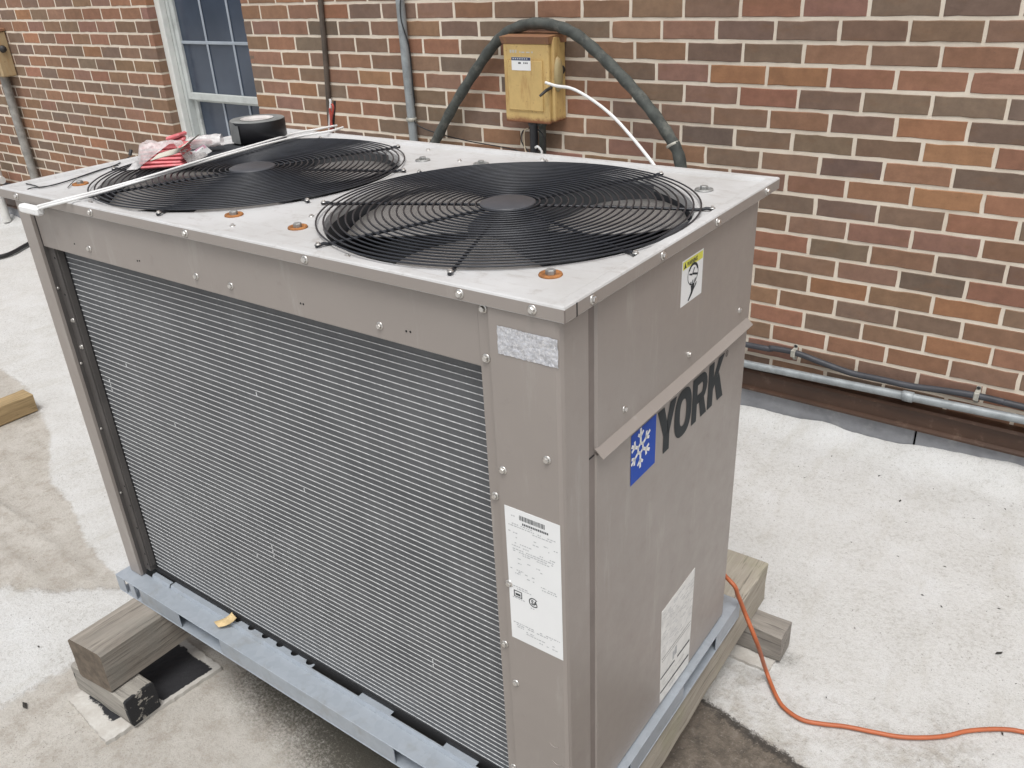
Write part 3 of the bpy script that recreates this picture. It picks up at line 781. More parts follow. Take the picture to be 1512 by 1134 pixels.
# insulated line set arching over the switch box
ar = thing('insulated_line', 'thick dark insulated line arching over the yellow switch box', 'pipe', (0, 0, 0))
apx = [(630, 238), (645, 205), (668, 160), (700, 108), (728, 68), (752, 46), (785, 35), (820, 38), (852, 52), (890, 85), (930, 126), (965, 168), (990, 205), (1004, 238)]
yy = np.interp(range(len(apx)), [0, 5, 8, 13], [-0.05, -0.04, -0.055, -0.10])
apts = [wl(x, y, q) for (x, y), q in zip(apx, yy)]
e0, e1 = np.array(apts[0]), np.array(apts[-1])
apts = [tuple(e0 + np.array((-.11, -.03, -.55))), tuple(e0 + np.array((-.06, -.01, -.22)))] + apts + [tuple(e1 + np.array((.05, -.03, -.2))), tuple(e1 + np.array((.07, -.05, -.5)))]
sp_pts = spline(apts, 6)
MB().tube(sp_pts, [0.0208 + 0.0015 * math.sin(i * 1.7) for i in range(len(sp_pts))], 12).build('sleeve', 'insulation', ar)
t0, t1 = np.array(wl(990, 205, -.092)), np.array(wl(997, 222, -.095)); ax = Vector(t1 - t0).normalized(); mid = (t0 + t1) / 2
Mr = Matrix.Translation(mid) @ Vector((0, 0, 1)).rotation_difference(ax).to_matrix().to_4x4()
MB().lathe([(.0220, -.005), (.0250, -.004), (.0250, .004), (.0220, .005)], 14, Mr).build('tie_band', 'strap', ar)

# yellow safety switch
dep = 0.098
bl, br_ = WL(748, 57, -dep), WL(812, 57, -dep)
BX0, BX1 = WL(746, 100, -dep)[0], WL(816, 150, -dep)[0]
BZ0, BZ1 = WL(780, 181, -dep)[2], WL(780, 52, -dep)[2]
W_, H_ = BX1 - BX0, BZ1 - BZ0
sw = thing('switch_box', 'rusty yellow electrical switch box hanging under the arching insulated line', 'switch box', (BX0, 0, BZ0))
MB().box(0.004, W_, -dep + .012, -.002, 0.004, H_ - .004, .006).build('housing', 'yellow_enamel', sw)
cv = MB().box(-0.003, W_ - .012, -dep - .006, -dep + .011, 0.0, H_ - .03, .004); cvo = cv.build('cover', 'yellow_enamel', sw)
fr = MB()
px0, px1, pz0, pz1 = .016, W_ - .036, .045, H_ - .085
fr.box(px0, px1, -dep - .0105, -dep - .0055, pz0, pz1, .004); fr.build('raised_panel', 'yellow_enamel', cvo)
# flared hood
hd = MB(); z0_, z1_ = H_ - .03, H_
vs_ = [(-.008, -dep - .006, z0_), (W_ - .008, -dep - .006, z0_), (W_ + .004, -.002, z0_), (-.004, -.002, z0_), (-.010, -dep - .018, z1_ - .004), (W_ - .004, -dep - .018, z1_ - .004), (W_ + .006, -.002, z1_ + .004), (-.006, -.002, z1_ + .004)]
hd.add(vs_, [(0, 1, 5, 4), (1, 2, 6, 5), (2, 3, 7, 6), (3, 0, 4, 7), (4, 5, 6, 7), (3, 2, 1, 0)]); hd.build('rain_hood', 'hood_rust', sw)
# side operating mechanism
Ms = Matrix.Translation((W_ + .001, -dep * .62, H_ * .56)) @ Matrix.Rotation(math.pi / 2, 4, 'Y') @ Matrix.Diagonal((1.9, .72, 1, 1))
MB().lathe([(0, .014), (.020, .0135), (.030, .010), (.034, 0)], 20, Ms).build('mechanism_cover', 'olive_enamel', sw)
Mk = Matrix.Translation((W_ + .001, -.030, H_ * .60)) @ Matrix.Rotation(math.pi / 2, 4, 'Y')
MB().lathe([(0, .006), (.012, .006), (.016, .002), (.016, 0)], 14, Mk).build('knockout', 'lever_black', sw)
lv = [np.array(wl(x, y, q)) - np.array((BX0, 0, BZ0)) for x, y, q in ((797, 142, -dep - .05), (806, 134, -dep - .03), (814, 129, -dep + .01), (818, 127, -.05))]
MB().tube(lv, [.005, .006, .006, .006], 8).build('lever', 'lever_black', sw)
lab = [WL(755, 84, -dep - .0112), WL(783, 84, -dep - .0112), WL(783, 104.5, -dep - .0112)]
lx0, lx1, lz1, lz0 = lab[0][0] - BX0, lab[1][0] - BX0, lab[0][2] - BZ0, lab[2][2] - BZ0
st = MB().box(lx0, lx1, -dep - .0115, -dep - .0104, lz0, lz1).build('sticker', 'label_white', cvo)
hz = (lz1 - lz0)
MB().box(lx0, lx1, -dep - .0118, -dep - .0116, lz1 - hz * .25, lz1 - .0005).build('sticker_band', 'sticker_blue', st if False else cvo)
q_ = MB()
for i in range(7): q_.box(lx0 + .006 + i * .0105, lx0 + .012 + i * .0105, -dep - .01215, -dep - .0119, lz1 - hz * .17, lz1 - hz * .07)
q_.build('print', 'print_grey', cvo)
q_ = MB()
for a, w in ((.035, .012), (.062, .004), (.070, .004), (.078, .005)): q_.box(lx0 + a * .9, lx0 + a * .9 + w, -dep - .0119, -dep - .0116, lz0 + hz * .50, lz0 + hz * .62)
q_.build('print', 'print_black', cvo)
q_ = MB()
for i, (a, w, h) in enumerate(((.03, .010, .011), (.042, .010, .011), (.054, .009, .011), (.075, .006, .006), (.084, .018, .005), (.106, .02, .005), (.13, .008, .006))): q_.box(a, a + w * .8, -dep - .0068, -dep - .0062, H_ - .062, H_ - .062 + h)
q_.build('embossed_marks', 'paper_band', cvo)
# gland and loose wires under the box
gl = MB(); gx = W_ * .42
gl.lathe([(.012, 0), (.022, -.004), (.022, -.02), (.017, -.024), (.017, -.13), (0, -.13)], 14, Matrix.Translation((gx, -.05, .002)))
g_ = gl.build('cable_gland', 'cable_black', sw)
gl = MB(); gl.lathe([(.012, 0), (.019, -.004), (.019, -.02), (.015, -.022), (.014, -.13), (0, -.13)], 12, Matrix.Translation((gx + .038, -.045, .002))); gl.build('cable_gland', 'insulation', sw)
for pts, mt in (([(gx - .015, -.06, -.03), (gx - .045, -.065, -.045), (gx - .05, -.065, -.085), (gx - .015, -.065, -.125)], 'black_rubber'),
                ([(gx - .012, -.07, -.028), (gx - .03, -.072, -.04), (gx - .032, -.072, -.10), (gx - .02, -.07, -.14)], 'cream_wire'),
                ([(gx + .03, -.066, -.03), (gx + .058, -.07, -.05), (gx + .062, -.07, -.09), (gx + .03, -.07, -.12)], 'black_rubber'),
                ([(gx + .02, -.07, -.10), (gx + .036, -.075, -.095), (gx + .05, -.07, -.115), (gx + .04, -.07, -.14)], 'white_cable')):
    MB().tube(spline(pts, 6), .0028 if mt != 'white_cable' else .005, 6).build('wire', mt, sw)
# white cable from the lever
wc = thing('white_cable', 'white cable curving from the yellow switch box down behind the unit', 'cable', (0, 0, 0))
cp = [wl(806, 122, -dep - .03), wl(822, 127, -dep - .06), wl(845, 131, -dep - .09), wl(875, 148, -.22), wl(905, 172, -.27), wl(935, 205, -.32), wl(965, 243, -.38), wl(985, 275, -.42)]
MB().tube(spline(cp, 6), 0.0056, 8).build('sheath', 'white_cable', wc)

# second, faded box far along the wall
FX, FZ0, FZ1 = WL(27, 112, -.002)[0], WL(20, 116, -.10)[2], WL(5, 42, -.05)[2]
fb = thing('switch_box', 'faded pale yellow switch box on the wall beyond the window', 'switch box', (FX - .23, 0, FZ0))
fh = FZ1 - FZ0
MB().box(0, .228, -.10, -.002, 0.002, fh - .02, .008).build('housing', 'pale_enamel', fb)
MB().box(-.006, .236, -.112, -.002, fh - .0195, fh, .004).build('rain_hood', 'hood_rust', fb)
MB().box(.010, .205, -.108, -.1005, .02, fh - .05, .003).build('cover', 'pale_enamel', fb)
MB().lathe([(0, .02), (.018, .018), (.024, 0)], 14, Matrix.Translation((.2285, -.05, fh * .58)) @ Matrix.Rotation(math.pi / 2, 4, 'Y')).build('knob', 'lever_black', fb)
fc = thing('vertical_conduit', 'grey conduit dropping from the faded switch box to the roof', 'conduit', (0, 0, 0))
q0, q1 = wl(9, 118, -.04), wl(49, 262, -.04)
xq = (q0[0] + q1[0]) / 2
MB().tube([(xq, -.04, FZ0 - .001), (xq, -.04, .7), (xq + .01, -.04, .3), (xq + .01, -.045, .09)], .028, 12).build('pipe', 'conduit_old', fc)
MB().tube(spline([(xq - .05, -.03, FZ0), (xq - .055, -.02, .9), (xq - .05, -.02, .6), (xq - .045, -.02, .3)], 6), .011, 8).build('wire', 'pipe_white', fc)
pv = thing('white_pipe', 'short white pipe fitting standing against the wall beyond the unit', 'pipe', (0, 0, 0))
p_ = WL(2, 266, -.09)
MB().tube([(p_[0] - .2, -.09, p_[2]), (p_[0], -.09, p_[2]), (p_[0] + .012, -.09, p_[2])], [.03, .03, .027], 12).build('pipe', 'pipe_white', pv)
MB().tube([(p_[0] - .05, -.09, p_[2] + .001), (p_[0] - .05, -.09, p_[2] + .12)], .036, 12).build('elbow', 'pipe_white', pv)
MB().tube([(p_[0] - .12, -.09, p_[2]), (p_[0] - .12, -.09, 0.02)], .03, 12).build('pipe', 'pipe_white', pv)

# ------------------------------------------------------------------ condensing unit
T = 1.263                       # top of the cap rim
LIP = 0.0215
XL, YB = -1.4057, 0.7321        # cap extents (front right corner is 0,0)
unit = thing('condensing_unit', 'large taupe air conditioning unit with two black fan grilles on top', 'air conditioner', tuple(UO), PHI)
DECK = T - 0.006

# cap: rim swept round the rectangle, open in the middle
cap = bpy.data.objects.new('top_cap', None); COL.objects.link(cap); cap.parent = unit
prof = [(.0235, DECK - .0015), (.0225, DECK), (.019, T - .0008), (.017, T), (.0035, T), (.001, T - .0012), (0, T - .0035), (0, T - LIP + .001), (.0008, T - LIP), (.0022, T - LIP), (.0022, T - .006)]
rm = MB(); vs_ = []
for d, z in prof: vs_ += [(-d, d, z), (-d, YB - d, z), (XL + d, YB - d, z), (XL + d, d, z)]
fs_ = []
for i in range(len(prof) - 1):
    for k in range(4): fs_.append((i * 4 + k, i * 4 + (k + 1) % 4, (i + 1) * 4 + (k + 1) % 4, (i + 1) * 4 + k))
rm.add(vs_, fs_)
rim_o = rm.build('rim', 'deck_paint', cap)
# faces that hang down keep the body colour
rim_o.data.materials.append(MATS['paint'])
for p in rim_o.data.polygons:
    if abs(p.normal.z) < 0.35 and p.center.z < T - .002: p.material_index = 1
# deck with two round openings
FANS = [(-0.340, 0.355), (-1.013, 0.352)]
RO = 0.312
dk_ = MB()
halves = [(-0.6765, -.0232), (XL + .0232, -0.6765)]
for (fx, fy), (x0, x1) in zip(FANS, halves):
    y0, y1 = .0232, YB - .0232
    angs = sorted(set([2 * math.pi * k / 72 for k in range(72)] + [math.atan2(yy_ - fy, xx_ - fx) % (2 * math.pi) for xx_ in (x0, x1) for yy_ in (y0, y1)]))
    ring = []; outer = []
    for a in angs:
        ca, sa = math.cos(a), math.sin(a)
        t_ = min(((x1 - fx) / ca if ca > 0 else (x0 - fx) / ca) if abs(ca) > 1e-9 else 1e9, ((y1 - fy) / sa if sa > 0 else (y0 - fy) / sa) if abs(sa) > 1e-9 else 1e9)
        outer.append((fx + ca * t_, fy + sa * t_, DECK)); ring.append((a, ca, sa))
    n = len(angs)
    rings = [outer, [(fx + ca * (RO + .008), fy + sa * (RO + .008), DECK) for _, ca, sa in ring], [(fx + ca * (RO + .002), fy + sa * (RO + .002), DECK - .002) for _, ca, sa in ring], [(fx + ca * RO, fy + sa * RO, DECK - .009) for _, ca, sa in ring], [(fx + ca * RO, fy + sa * RO, DECK - .02) for _, ca, sa in ring]]
    dk_.add([p for r_ in rings for p in r_], [(i * n + k, i * n + (k + 1) % n, (i + 1) * n + (k + 1) % n, (i + 1) * n + k) for i in range(4) for k in range(n)])
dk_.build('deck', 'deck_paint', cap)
# corner seam in the lip
for y_ in (.0285,): MB().box(-.001, .0004, y_ - .0012, y_ + .0012, T - LIP, T - .003).build('seam', 'dark_gap', cap)
MB().box(-.0005, .0004, -.0004, .0016, T - LIP, T - .004).build('seam', 'groove', cap)

# screws
sm_ = MB().lathe([(0, .0048), (.0040, .0048), (.0046, .0038), (.0046, .0014)], 6, smooth=False).lathe([(.0045, .0016), (.0066, .0012), (.0068, 0)], 14)
screw_me = sm_.mesh('screw', 'screw')
FR = (math.pi / 2, 0, 0); SR = (0, math.pi / 2, 0)
def screw(p, rot, parent, s=1.0):
    o = link('screw', screw_me, parent, p, (rot[0], rot[1], rot[2])); o.rotation_euler.rotate_axis('Z', random.random() * 3); o.scale = (s, s, s)
    return o
for x in (-1.328, -1.05, -0.756, -0.46, -0.162, -0.047): screw((x, -.0002, T - .0115), FR, cap)
for y in (.066, .262, .453, .668): screw((.0002, y, T - .0115), SR, cap)

# fan grilles
def arc_ring(r, z, n): return [(r * math.cos(2 * math.pi * k / n), r * math.sin(2 * math.pi * k / n), z) for k in range(n)]
def dome(r): return DECK + .0068 + .003 * (1 - (r / .33) ** 2)
RR = [0.0555 + (0.325 - 0.0555) * i / 22 for i in range(23)]
ring_me = [MB().tube(arc_ring(r, dome(r), 96), 0.0016, 6, closed=True).mesh('ring', 'wire_black') for r in RR]
spk = MB()
pts = [(.045, 0, dome(.045) - .004)] + [(r, 0, dome(r) - .0042) for r in np.linspace(.06, .325, 9)] + [(.333, 0, DECK + .005), (.347, 0, DECK + .0035)]
spk.tube(pts, [.0026] * 10 + [.0028, .0031], 6)
spoke_me = spk.mesh('spoke', 'wire_black')
hub_me = MB().lathe([(0, dome(0) + .0022), (.046, dome(0) + .002), (.0485, dome(0) + .0008), (.049, dome(0) - .002), (0, dome(0) - .002)], 40).mesh('hub_plate', 'hub_black')
MESHES = {}
blade_mb = MB()
def blade(a0, span, r0, r1, pitch, zc):
    nu, nv = 9, 7; vs_ = []
    for side_ in (0, 1):
        for i in range(nu):
            u = i / (nu - 1); r = r0 + (r1 - r0) * u
            sp__ = span * (0.62 + 0.5 * math.sin(math.pi * (0.15 + 0.7 * u)))
            for j in range(nv):
                w = j / (nv - 1) - .5
                a = a0 + w * sp__ + 0.25 * u
                z = zc + w * pitch * (0.65 + .35 * u) + 0.012 * (1 - 4 * w * w) - side_ * .003
                vs_.append((r * math.cos(a), r * math.sin(a), z))
    q = nu * nv; fs_ = []
    for i in range(nu - 1):
        for j in range(nv - 1):
            k = i * nv + j
            fs_ += [(k, k + 1, k + nv + 1, k + nv), (q + k + nv, q + k + nv + 1, q + k + 1, q + k)]
    bd = [i * nv for i in range(nu)] + [(nu - 1) * nv + j for j in range(1, nv)] + [i * nv + nv - 1 for i in range(nu - 2, -1, -1)] + [j for j in range(nv - 2, 0, -1)]
    for i in range(len(bd)): a, b2 = bd[i], bd[(i + 1) % len(bd)]; fs_.append((a, b2, b2 + q, a + q))
    return MB().add(vs_, fs_, True)
blade_me = blade(0, math.radians(62), .060, .308, -.022, DECK - .042).mesh('blade', 'blade')
rot0 = [math.radians(42), math.radians(71)]
bolt_spots = [[(-.587, .100, 'rust'), (-.088, .104, 'rust'), (-.092, .607, 'washer_grey'), (-.595, .612, 'washer_grey')],
              [(-.755, .101, 'rust'), (-1.274, .109, 'rust'), (-1.247, .612, 'rust'), (-.738, .590, 'washer_grey')]]
wash = {}
for mt in ('rust', 'washer_grey'):
    wash[mt] = MB().lathe([(0, .0016), (.0115, .0016), (.0128, .0034), (.0158, .0030), (.0168, .0008), (.0165, 0)], 26).mesh('washer', mt)
head_rust = MB().lathe([(0, .0085), (.0062, .0085), (.0072, .0072), (.0072, .0018)], 6, smooth=False).mesh('bolt_head', 'washer_grey')
for fi, (fx, fy) in enumerate(FANS):
    g_ = bpy.data.objects.new('fan_grille', None); COL.objects.link(g_); g_.parent = unit; g_.location = (fx, fy, 0)
    g_['label'] = 'black wire fan grille of concentric rings ' + ('next to the lettered panel side' if fi == 0 else 'under the red bag and black tape roll')
    for me in ring_me: link('ring', me, g_)
    for k in range(8):
        a = math.radians(22.5 + 45 * k)
        s_ = link('spoke', spoke_me, g_, (0, 0, 0), (0, 0, a))
        screw((.3425 * math.cos(a), .3425 * math.sin(a), DECK + .0055), (0, 0, 0), g_, 0.72)
    link('hub_plate', hub_me, g_)
    fn = bpy.data.objects.new('fan', None); COL.objects.link(fn); fn.parent = unit; fn.location = (fx, fy, 0); fn.rotation_euler = (0, 0, rot0[fi])
    for k in range(3): link('blade', blade_me, fn, (0, 0, 0), (0, 0, k * math.pi * 2 / 3))
    MB().lathe([(0, DECK - .016), (.06, DECK - .018), (.072, DECK - .03), (.072, DECK - .20), (0, DECK - .20)], 28).build('motor', 'hub_black', fn)
    MB().lathe([(RO + .0005, DECK - .019), (RO + .0005, DECK - .10), (RO + .004, DECK - .11)], 64).build('shroud', 'interior', unit, (fx, fy, 0))
    for k, (bx_, by_, mt) in enumerate(bolt_spots[fi]):
        w_ = link('washer', wash[mt], unit, (bx_, by_, DECK)); link('bolt_head', head_rust, w_, (0, 0, 0), (0, 0, k * .7))
        if mt == 'rust': w_['label'] = 'rusty washer'
for x_, y_ in ((-.70, .055), (-.40, .030), (-.66, .62), (-.62, .16), (-1.1, .03), (-.50, .700), (-.80, .68)):
    screw((x_, y_, DECK), (0, 0, 0), cap, .75)

# front right post (folded sheet) and its return round the corner
FY = 0.005; SX = -0.011
pst = MB().sheet([(-.1445, .0365), (-.1445, .0125), (-.1270, .0125), (-.1215, FY), (-.018, FY), (SX - .002, FY + .003), (SX, FY + .009), (SX, .0735), (SX - .015, .0735)], .270, T - LIP + .012, .0015)
post = pst.build('corner_post', 'paint', unit)
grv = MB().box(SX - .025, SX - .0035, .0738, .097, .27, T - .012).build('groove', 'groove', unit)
MB().box(SX - .0034, SX - .0028, .0738, .0752, .27, T - LIP).build('seam', 'dark_gap', grv)
MB().box(SX - .0034, SX - .0026, .0752, .0928, 1.0015, 1.0035).build('seam', 'dark_gap', grv)
MB().box(-.019, -.006, .0748, .0765, .262, T - LIP - .002).build('gap', 'dark_gap', unit) if False else None
# side panels
P0, P1 = 0.0935, YB - .066
upn = MB().box(SX - .02, SX, P0, P1, 1.004, T - LIP + .012, .004).build('upper_panel', 'paint', unit)
fl = MB()
zf = LS(895, 657, SX)[2]; zb2 = LS(1108, 470, SX)[2]
zf = 1.010
fl.add([(SX - .001, P0 - .002, zf + .004), (SX - .001, P1 - .012, zf + .004), (SX + .013, P1 - .012, zf - .009), (SX + .013, P0 - .002, zf - .009), (SX - .001, P0 - .002, zf + .0025), (SX - .001, P1 - .012, zf + .0025), (SX + .0125, P1 - .012, zf - .0105), (SX + .0125, P0 - .002, zf - .0105)],
       [(0, 1, 2, 3), (7, 6, 5, 4), (3, 2, 6, 7), (0, 3, 7, 4), (1, 5, 6, 2)])
fl.build('drip_flange', 'paint', upn)
lpn = MB().box(SX - .02, SX - .001, P0, P1, .272, 1.003, .004).build('lower_panel', 'paint', unit)
for q in ((1092, 458), (1017, 523), (922, 604)): p_ = LS(*q, SX); screw((SX, p_[1], p_[2]), SR, upn, .85)
p_ = LS(886, 588, SX - .0035); MB().lathe([(0, .0006), (.004, .0005), (.0045, 0)], 10, Matrix.Translation((SX - .0034, p_[1], p_[2])) @ Matrix.Rotation(math.pi / 2, 4, 'Y')).build('hole', 'hole', unit)
# back and left sides (coil wraps round), inner box
MB().box(SX - .03, SX - .012, .05, P1 - .004, .262, T - .01).build('inner_panel', 'interior', unit)
MB().box(-1.345, SX - .03, P1 - .03, P1 - .001, .262, T - LIP + .006).build('back_coil', 'fins', unit)
MB().box(-1.3475, -1.31, .055, P1 - .03, .275, T - LIP + .006).build('left_coil', 'fins', unit)
MB().box(-1.3535, -1.315, P1 - .04, P1 + .002, .262, T - LIP + .01, .003).build('corner_post', 'paint', unit)
MB().box(-1.345, SX - .03, .06, P1 - .03, .262, .275).build('base_pan', 'interior', unit)

# coil: fin block and each flat tube on it
YC = 0.038
CZ0, CZ1, CXL, CXR = 0.292, 1.235, -1.3060, -.146
coil = MB().box(CXL, CXR, YC, YC + .022, CZ0 - .01, CZ1).build('coil', 'fins', unit)
tube_me = MB().box(CXL, CXR, -.0009, .003, -.0006, .0006).mesh('tube', 'tube_alu')
nz = int((1.150 - CZ0) / .0121)
for i in range(nz): link('tube', tube_me, coil, (0, YC, CZ0 + .004 + i * .0121), (0, 0, 0))
# bent fins: small pale nicks
nk = MB()
for _ in range(8):
    x = random.uniform(CXL + .05, CXR - .05); z = CZ0 + .004 + random.randrange(nz - 4) * .0121; n_ = random.choice((1, 1, 2, 3))
    for k in range(n_): nk.box(x - .0008, x + .0008, YC - .0012, YC + .001, z + k * .0121 + .001, z + k * .0121 + .0088)
nk.build('bent_fins', 'tube_alu', coil)
coil_dark = MB().box(CXL, CXR, YC + .0221, YC + .03, CZ0 - .01, CZ1).build('coil_backing', 'interior', coil)
# header above the coil
hdr = MB().sheet([(-1.3055, .036), (-1.3055, .0135), (-.1455, .0135), (-.1455, .036)], 1.1455, T - LIP + .012, .0015).build('header', 'paint', unit)
MB().box(-1.3050, -.146, .0150, .0355, 1.1440, 1.1456).build('header_lip', 'paint', hdr)
for q in ((132, 367), (290, 408), (341, 422), (561, 481)): p_ = LF(*q, .0135); screw((p_[0], .0133, p_[2]), FR, hdr, .95)
hole_me = MB().lathe([(0, .0004), (.0016, .0004), (.0018, 0)], 8).mesh('hole', 'hole')
for q in ((110, 360), (203, 385), (206, 385), (444, 448), (448, 449), (600, 489), (606, 490)): p_ = LF(*q, .0135); link('hole', hole_me, hdr, (p_[0], .0134, p_[2]), FR)
for q in ((698, 452), (704, 525), (729, 731), (745, 950), (757, 1131), (768, 1133)): p_ = LF(*q, .0125); screw((-.1345 if q[0] < 750 else -.133 + (q[0] - 757) * .0013, .0123, p_[2]), FR, post)
for q in ((743, 694), (808, 679), (752, 861), (762, 1008)): p_ = LF(*q, FY); screw((max(p_[0], -.1165), FY - .0002, p_[2]), FR, post, .95)
# two half-punched knockouts near the foot of the post
for q in ((818, 1096), (822, 1122)):
    p_ = LF(*q, FY); k_ = MB().tube([(p_[0] + .011 * math.cos(a), FY - .0002, p_[2] + .011 * math.sin(a)) for a in np.linspace(-2.6, -.6, 10)], .0009, 5); k_.build('knockout', 'paint', post)
# left post: front face, returns, flange with holes
lpost = MB().sheet([(-1.3535, .075), (-1.3535, FY), (-1.3080, FY), (-1.3080, .012)], .2705, T - LIP + .012, .0015).build('corner_post', 'paint', unit)
MB().box(-1.3085, -1.3068, .0125, .0215, .2705, T - LIP).build('post_return', 'dark_taupe', lpost)
flg = MB().sheet([(-1.3065, .0205), (-1.2830, .0205), (-1.2830, .0365)], .285, 1.16, .0015).build('post_flange', 'dark_taupe', lpost)
for q in ((81, 381), (96, 435), (184, 718), (195, 748), (203, 780), (214, 818), (218, 833)): p_ = LF(*q, .0205); link('hole', hole_me, flg, (max(-1.302, min(-1.287, p_[0])), .0204, p_[2]), FR).scale = (1.5, 1.5, 1)
for q in ((108, 473), (121, 512), (60, 351)): p_ = LF(*q, .0205); screw((max(-1.299, min(-1.289, p_[0])), .0203, p_[2]), FR, flg, .85)
for zz in (1.05, .87, .70, .52): screw((-1.3065, .0165, zz), SR, lpost, .45)
MB().box(-1.2825, -1.2785, .024, .0368, .30, 1.14).build('edge_strip', 'dark_taupe', lpost)
MB().box(-1.2785, -1.2745, .0360, .0369, .29, 1.15).build('edge_gap', 'dark_gap', lpost)

# ---- base frame: galvanised rails
FO = -0.0270; RZ0, RZ1 = 0.219, 0.268
def rail(name, along, a0, a1, sgn, slots):
    """C-channel; web faces outwards, slots cut in the web"""
    r = bpy.data.objects.new(name, None); COL.objects.link(r); r.parent = unit
    def put(nm, u0, u1, o0, o1, z0, z1, mt='galvanised', c=.0012):
        # u along the rail, o outward offset measured inwards from the web face
        if along == 'x': MB().box(u0, u1, FO + o0, FO + o1, z0, z1, c).build(nm, mt, r)
        else: MB().box(.0025 - o1, .0025 - o0, u0, u1, z0, z1, c).build(nm, mt, r)
    edges = [a0] + [e for s in slots for e in s] + [a1]
    for i in range(0, len(edges), 2): put('web', edges[i], edges[i + 1], 0, .0025, RZ0 + .0027, RZ1 - .0027, c=.0005)
    put('top_flange', a0, a1, -.0008, .0455, RZ1 - .0025, RZ1, c=.0009)
    put('bottom_flange', a0, a1, -.0010, .042, RZ0, RZ0 + .0025, c=.0009)
    put('inner_web', a0, a1, .0395, .042, RZ0 + .003, RZ1 - .003, c=.0005)
    return r
fr_ = rail('base_rail', 'x', -1.376, .006, 1, [(-1.340, -1.318), (-1.296, -1.272), (-1.108, -0.950), (-.402, -.25)])
rr_ = rail('base_rail', 'y', FO + .0460, YB + .004, 1, [(.10, .20), (.43, .60)])
MB().box(-1.376, -.0435, YB - .04, YB, RZ0, RZ1, .001).build('base_rail', 'galvanised', unit)
MB().box(-1.374, -1.334, .024, YB - .041, RZ0, RZ1, .001).build('base_rail', 'galvanised', unit)
# raised pan edge in front of the coil: stepped tabs with half-round holes
pan = bpy.data.objects.new('pan_edge', None); COL.objects.link(pan); pan.parent = unit
def pan_piece(x0, x1, deep, holes=()):
    y0, y1 = .0165, .0165 + deep
    pts = [(x0, y1)]
    for hx in holes:
        for a in np.linspace(math.pi, 0, 9): pts.append((hx + .0105 * math.cos(a), y1 - .0105 * math.sin(a)))
    pts += [(x1, y1)]
    poly = [(x0, y0 + .004), *pts, (x1, y0 + .004)]
    zt_ = RZ1 + .009
    mb = MB(); mb.prism(poly, lambda x, y: (x, y, zt_), lambda x, y: (x, y, zt_ - .0018))
    mb.add([(x0, y0 + .004, zt_), (x1, y0 + .004, zt_), (x1, y0, RZ1 + .0004), (x0, y0, RZ1 + .0004), (x0, y0 + .006, zt_ - .001), (x1, y0 + .006, zt_ - .001), (x1, y0 + .002, RZ1 + .0004), (x0, y0 + .002, RZ1 + .0004)], [(0, 1, 2, 3), (7, 6, 5, 4), (1, 5, 6, 2), (0, 3, 7, 4)])
    mb.build('pan_tab', 'galvanised', pan)
pan_piece(-1.278, -1.205, .014)
pan_piece(-1.200, -.690, .0195, [-.953 + .0495 * k for k in range(6)])
pan_piece(-.690, -.545, .007); pan_piece(-.545, -.455, .0195); pan_piece(-.455, -.315, .007); pan_piece(-.315, -.235, .0195); pan_piece(-.235, -.15, .007)
MB().box(-1.28, -.147, .0345, .0368, .262, .290).build('coil_tray', 'dark_gap', unit)

# ---- prints and labels on the unit
def front_print(mt, quads, dy, name='print', parent=unit, base=FY):
    mb = MB()
    for x0, x1, z0, z1 in quads: mb.add([(x0, base - dy, z0), (x1, base - dy, z0), (x1, base - dy, z1), (x0, base - dy, z1)], [(0, 1, 2, 3)])
    return mb.build(name, mt, parent)
# crumpled foil label
fo = [LF(*q, FY) for q in ((734, 482), (824, 500), (824, 543), (736, 522))]
fz1, fz0 = 1.2165, 1.1765; fx0, fx1 = fo[0][0] + .0, -.0135
nu, nv = 26, 11; vs_ = []
for j in range(nv):
    for i in range(nu):
        ed = .0006 * random.uniform(-1, 1) if i in (0, nu - 1) or j in (0, nv - 1) else 0
        vs_.append((fx0 + (fx1 - fx0) * i / (nu - 1) + ed, FY - .0006 - random.uniform(0, .0006), fz0 + (fz1 - fz0) * j / (nv - 1) + ed))
MB().add(vs_, [(j * nu + i, j * nu + i + 1, (j + 1) * nu + i + 1, (j + 1) * nu + i) for j in range(nv - 1) for i in range(nu - 1)]).build('foil_label', 'foil', post)
# data plate
d0 = [LF(*q, FY) for q in ((745, 746), (827, 775), (836, 975), (760, 943))]
dx0, dx1 = d0[0][0], d0[1][0]; dz1, dz0 = (d0[0][2] + d0[1][2]) / 2, (d0[2][2] + d0[3][2]) / 2
dp = MB().box(dx0, dx1, FY - .0006, FY - .0001, dz0, dz1).build('data_plate', 'label_white', post)
DW, DH = dx1 - dx0, dz1 - dz0
def dq(u0, u1, v0, v1): return (dx0 + DW * u0, dx0 + DW * u1, dz1 - DH * v1, dz1 - DH * v0)
qs = []; u = .27
while u < .74:
    w = random.choice((.006, .010, .016)); qs.append(dq(u, u + w, .035, .068)); u += w + random.choice((.006, .010))
for _ in range(1):
    u = .32
    while u < .80: qs.append(dq(u, u + .022, .083, .098)); u += .032
front_print('print_black', qs, .0008, parent=dp)
def text_line(v, u0, u1, h=.007, dens=.75):
    out = []; u = u0
    while u < u1:
        w = random.uniform(.018, .06)
        if random.random() < dens: out.append(dq(u, min(u + w, u1), v, v + h))
        u += w + .014
    return out
qs = []
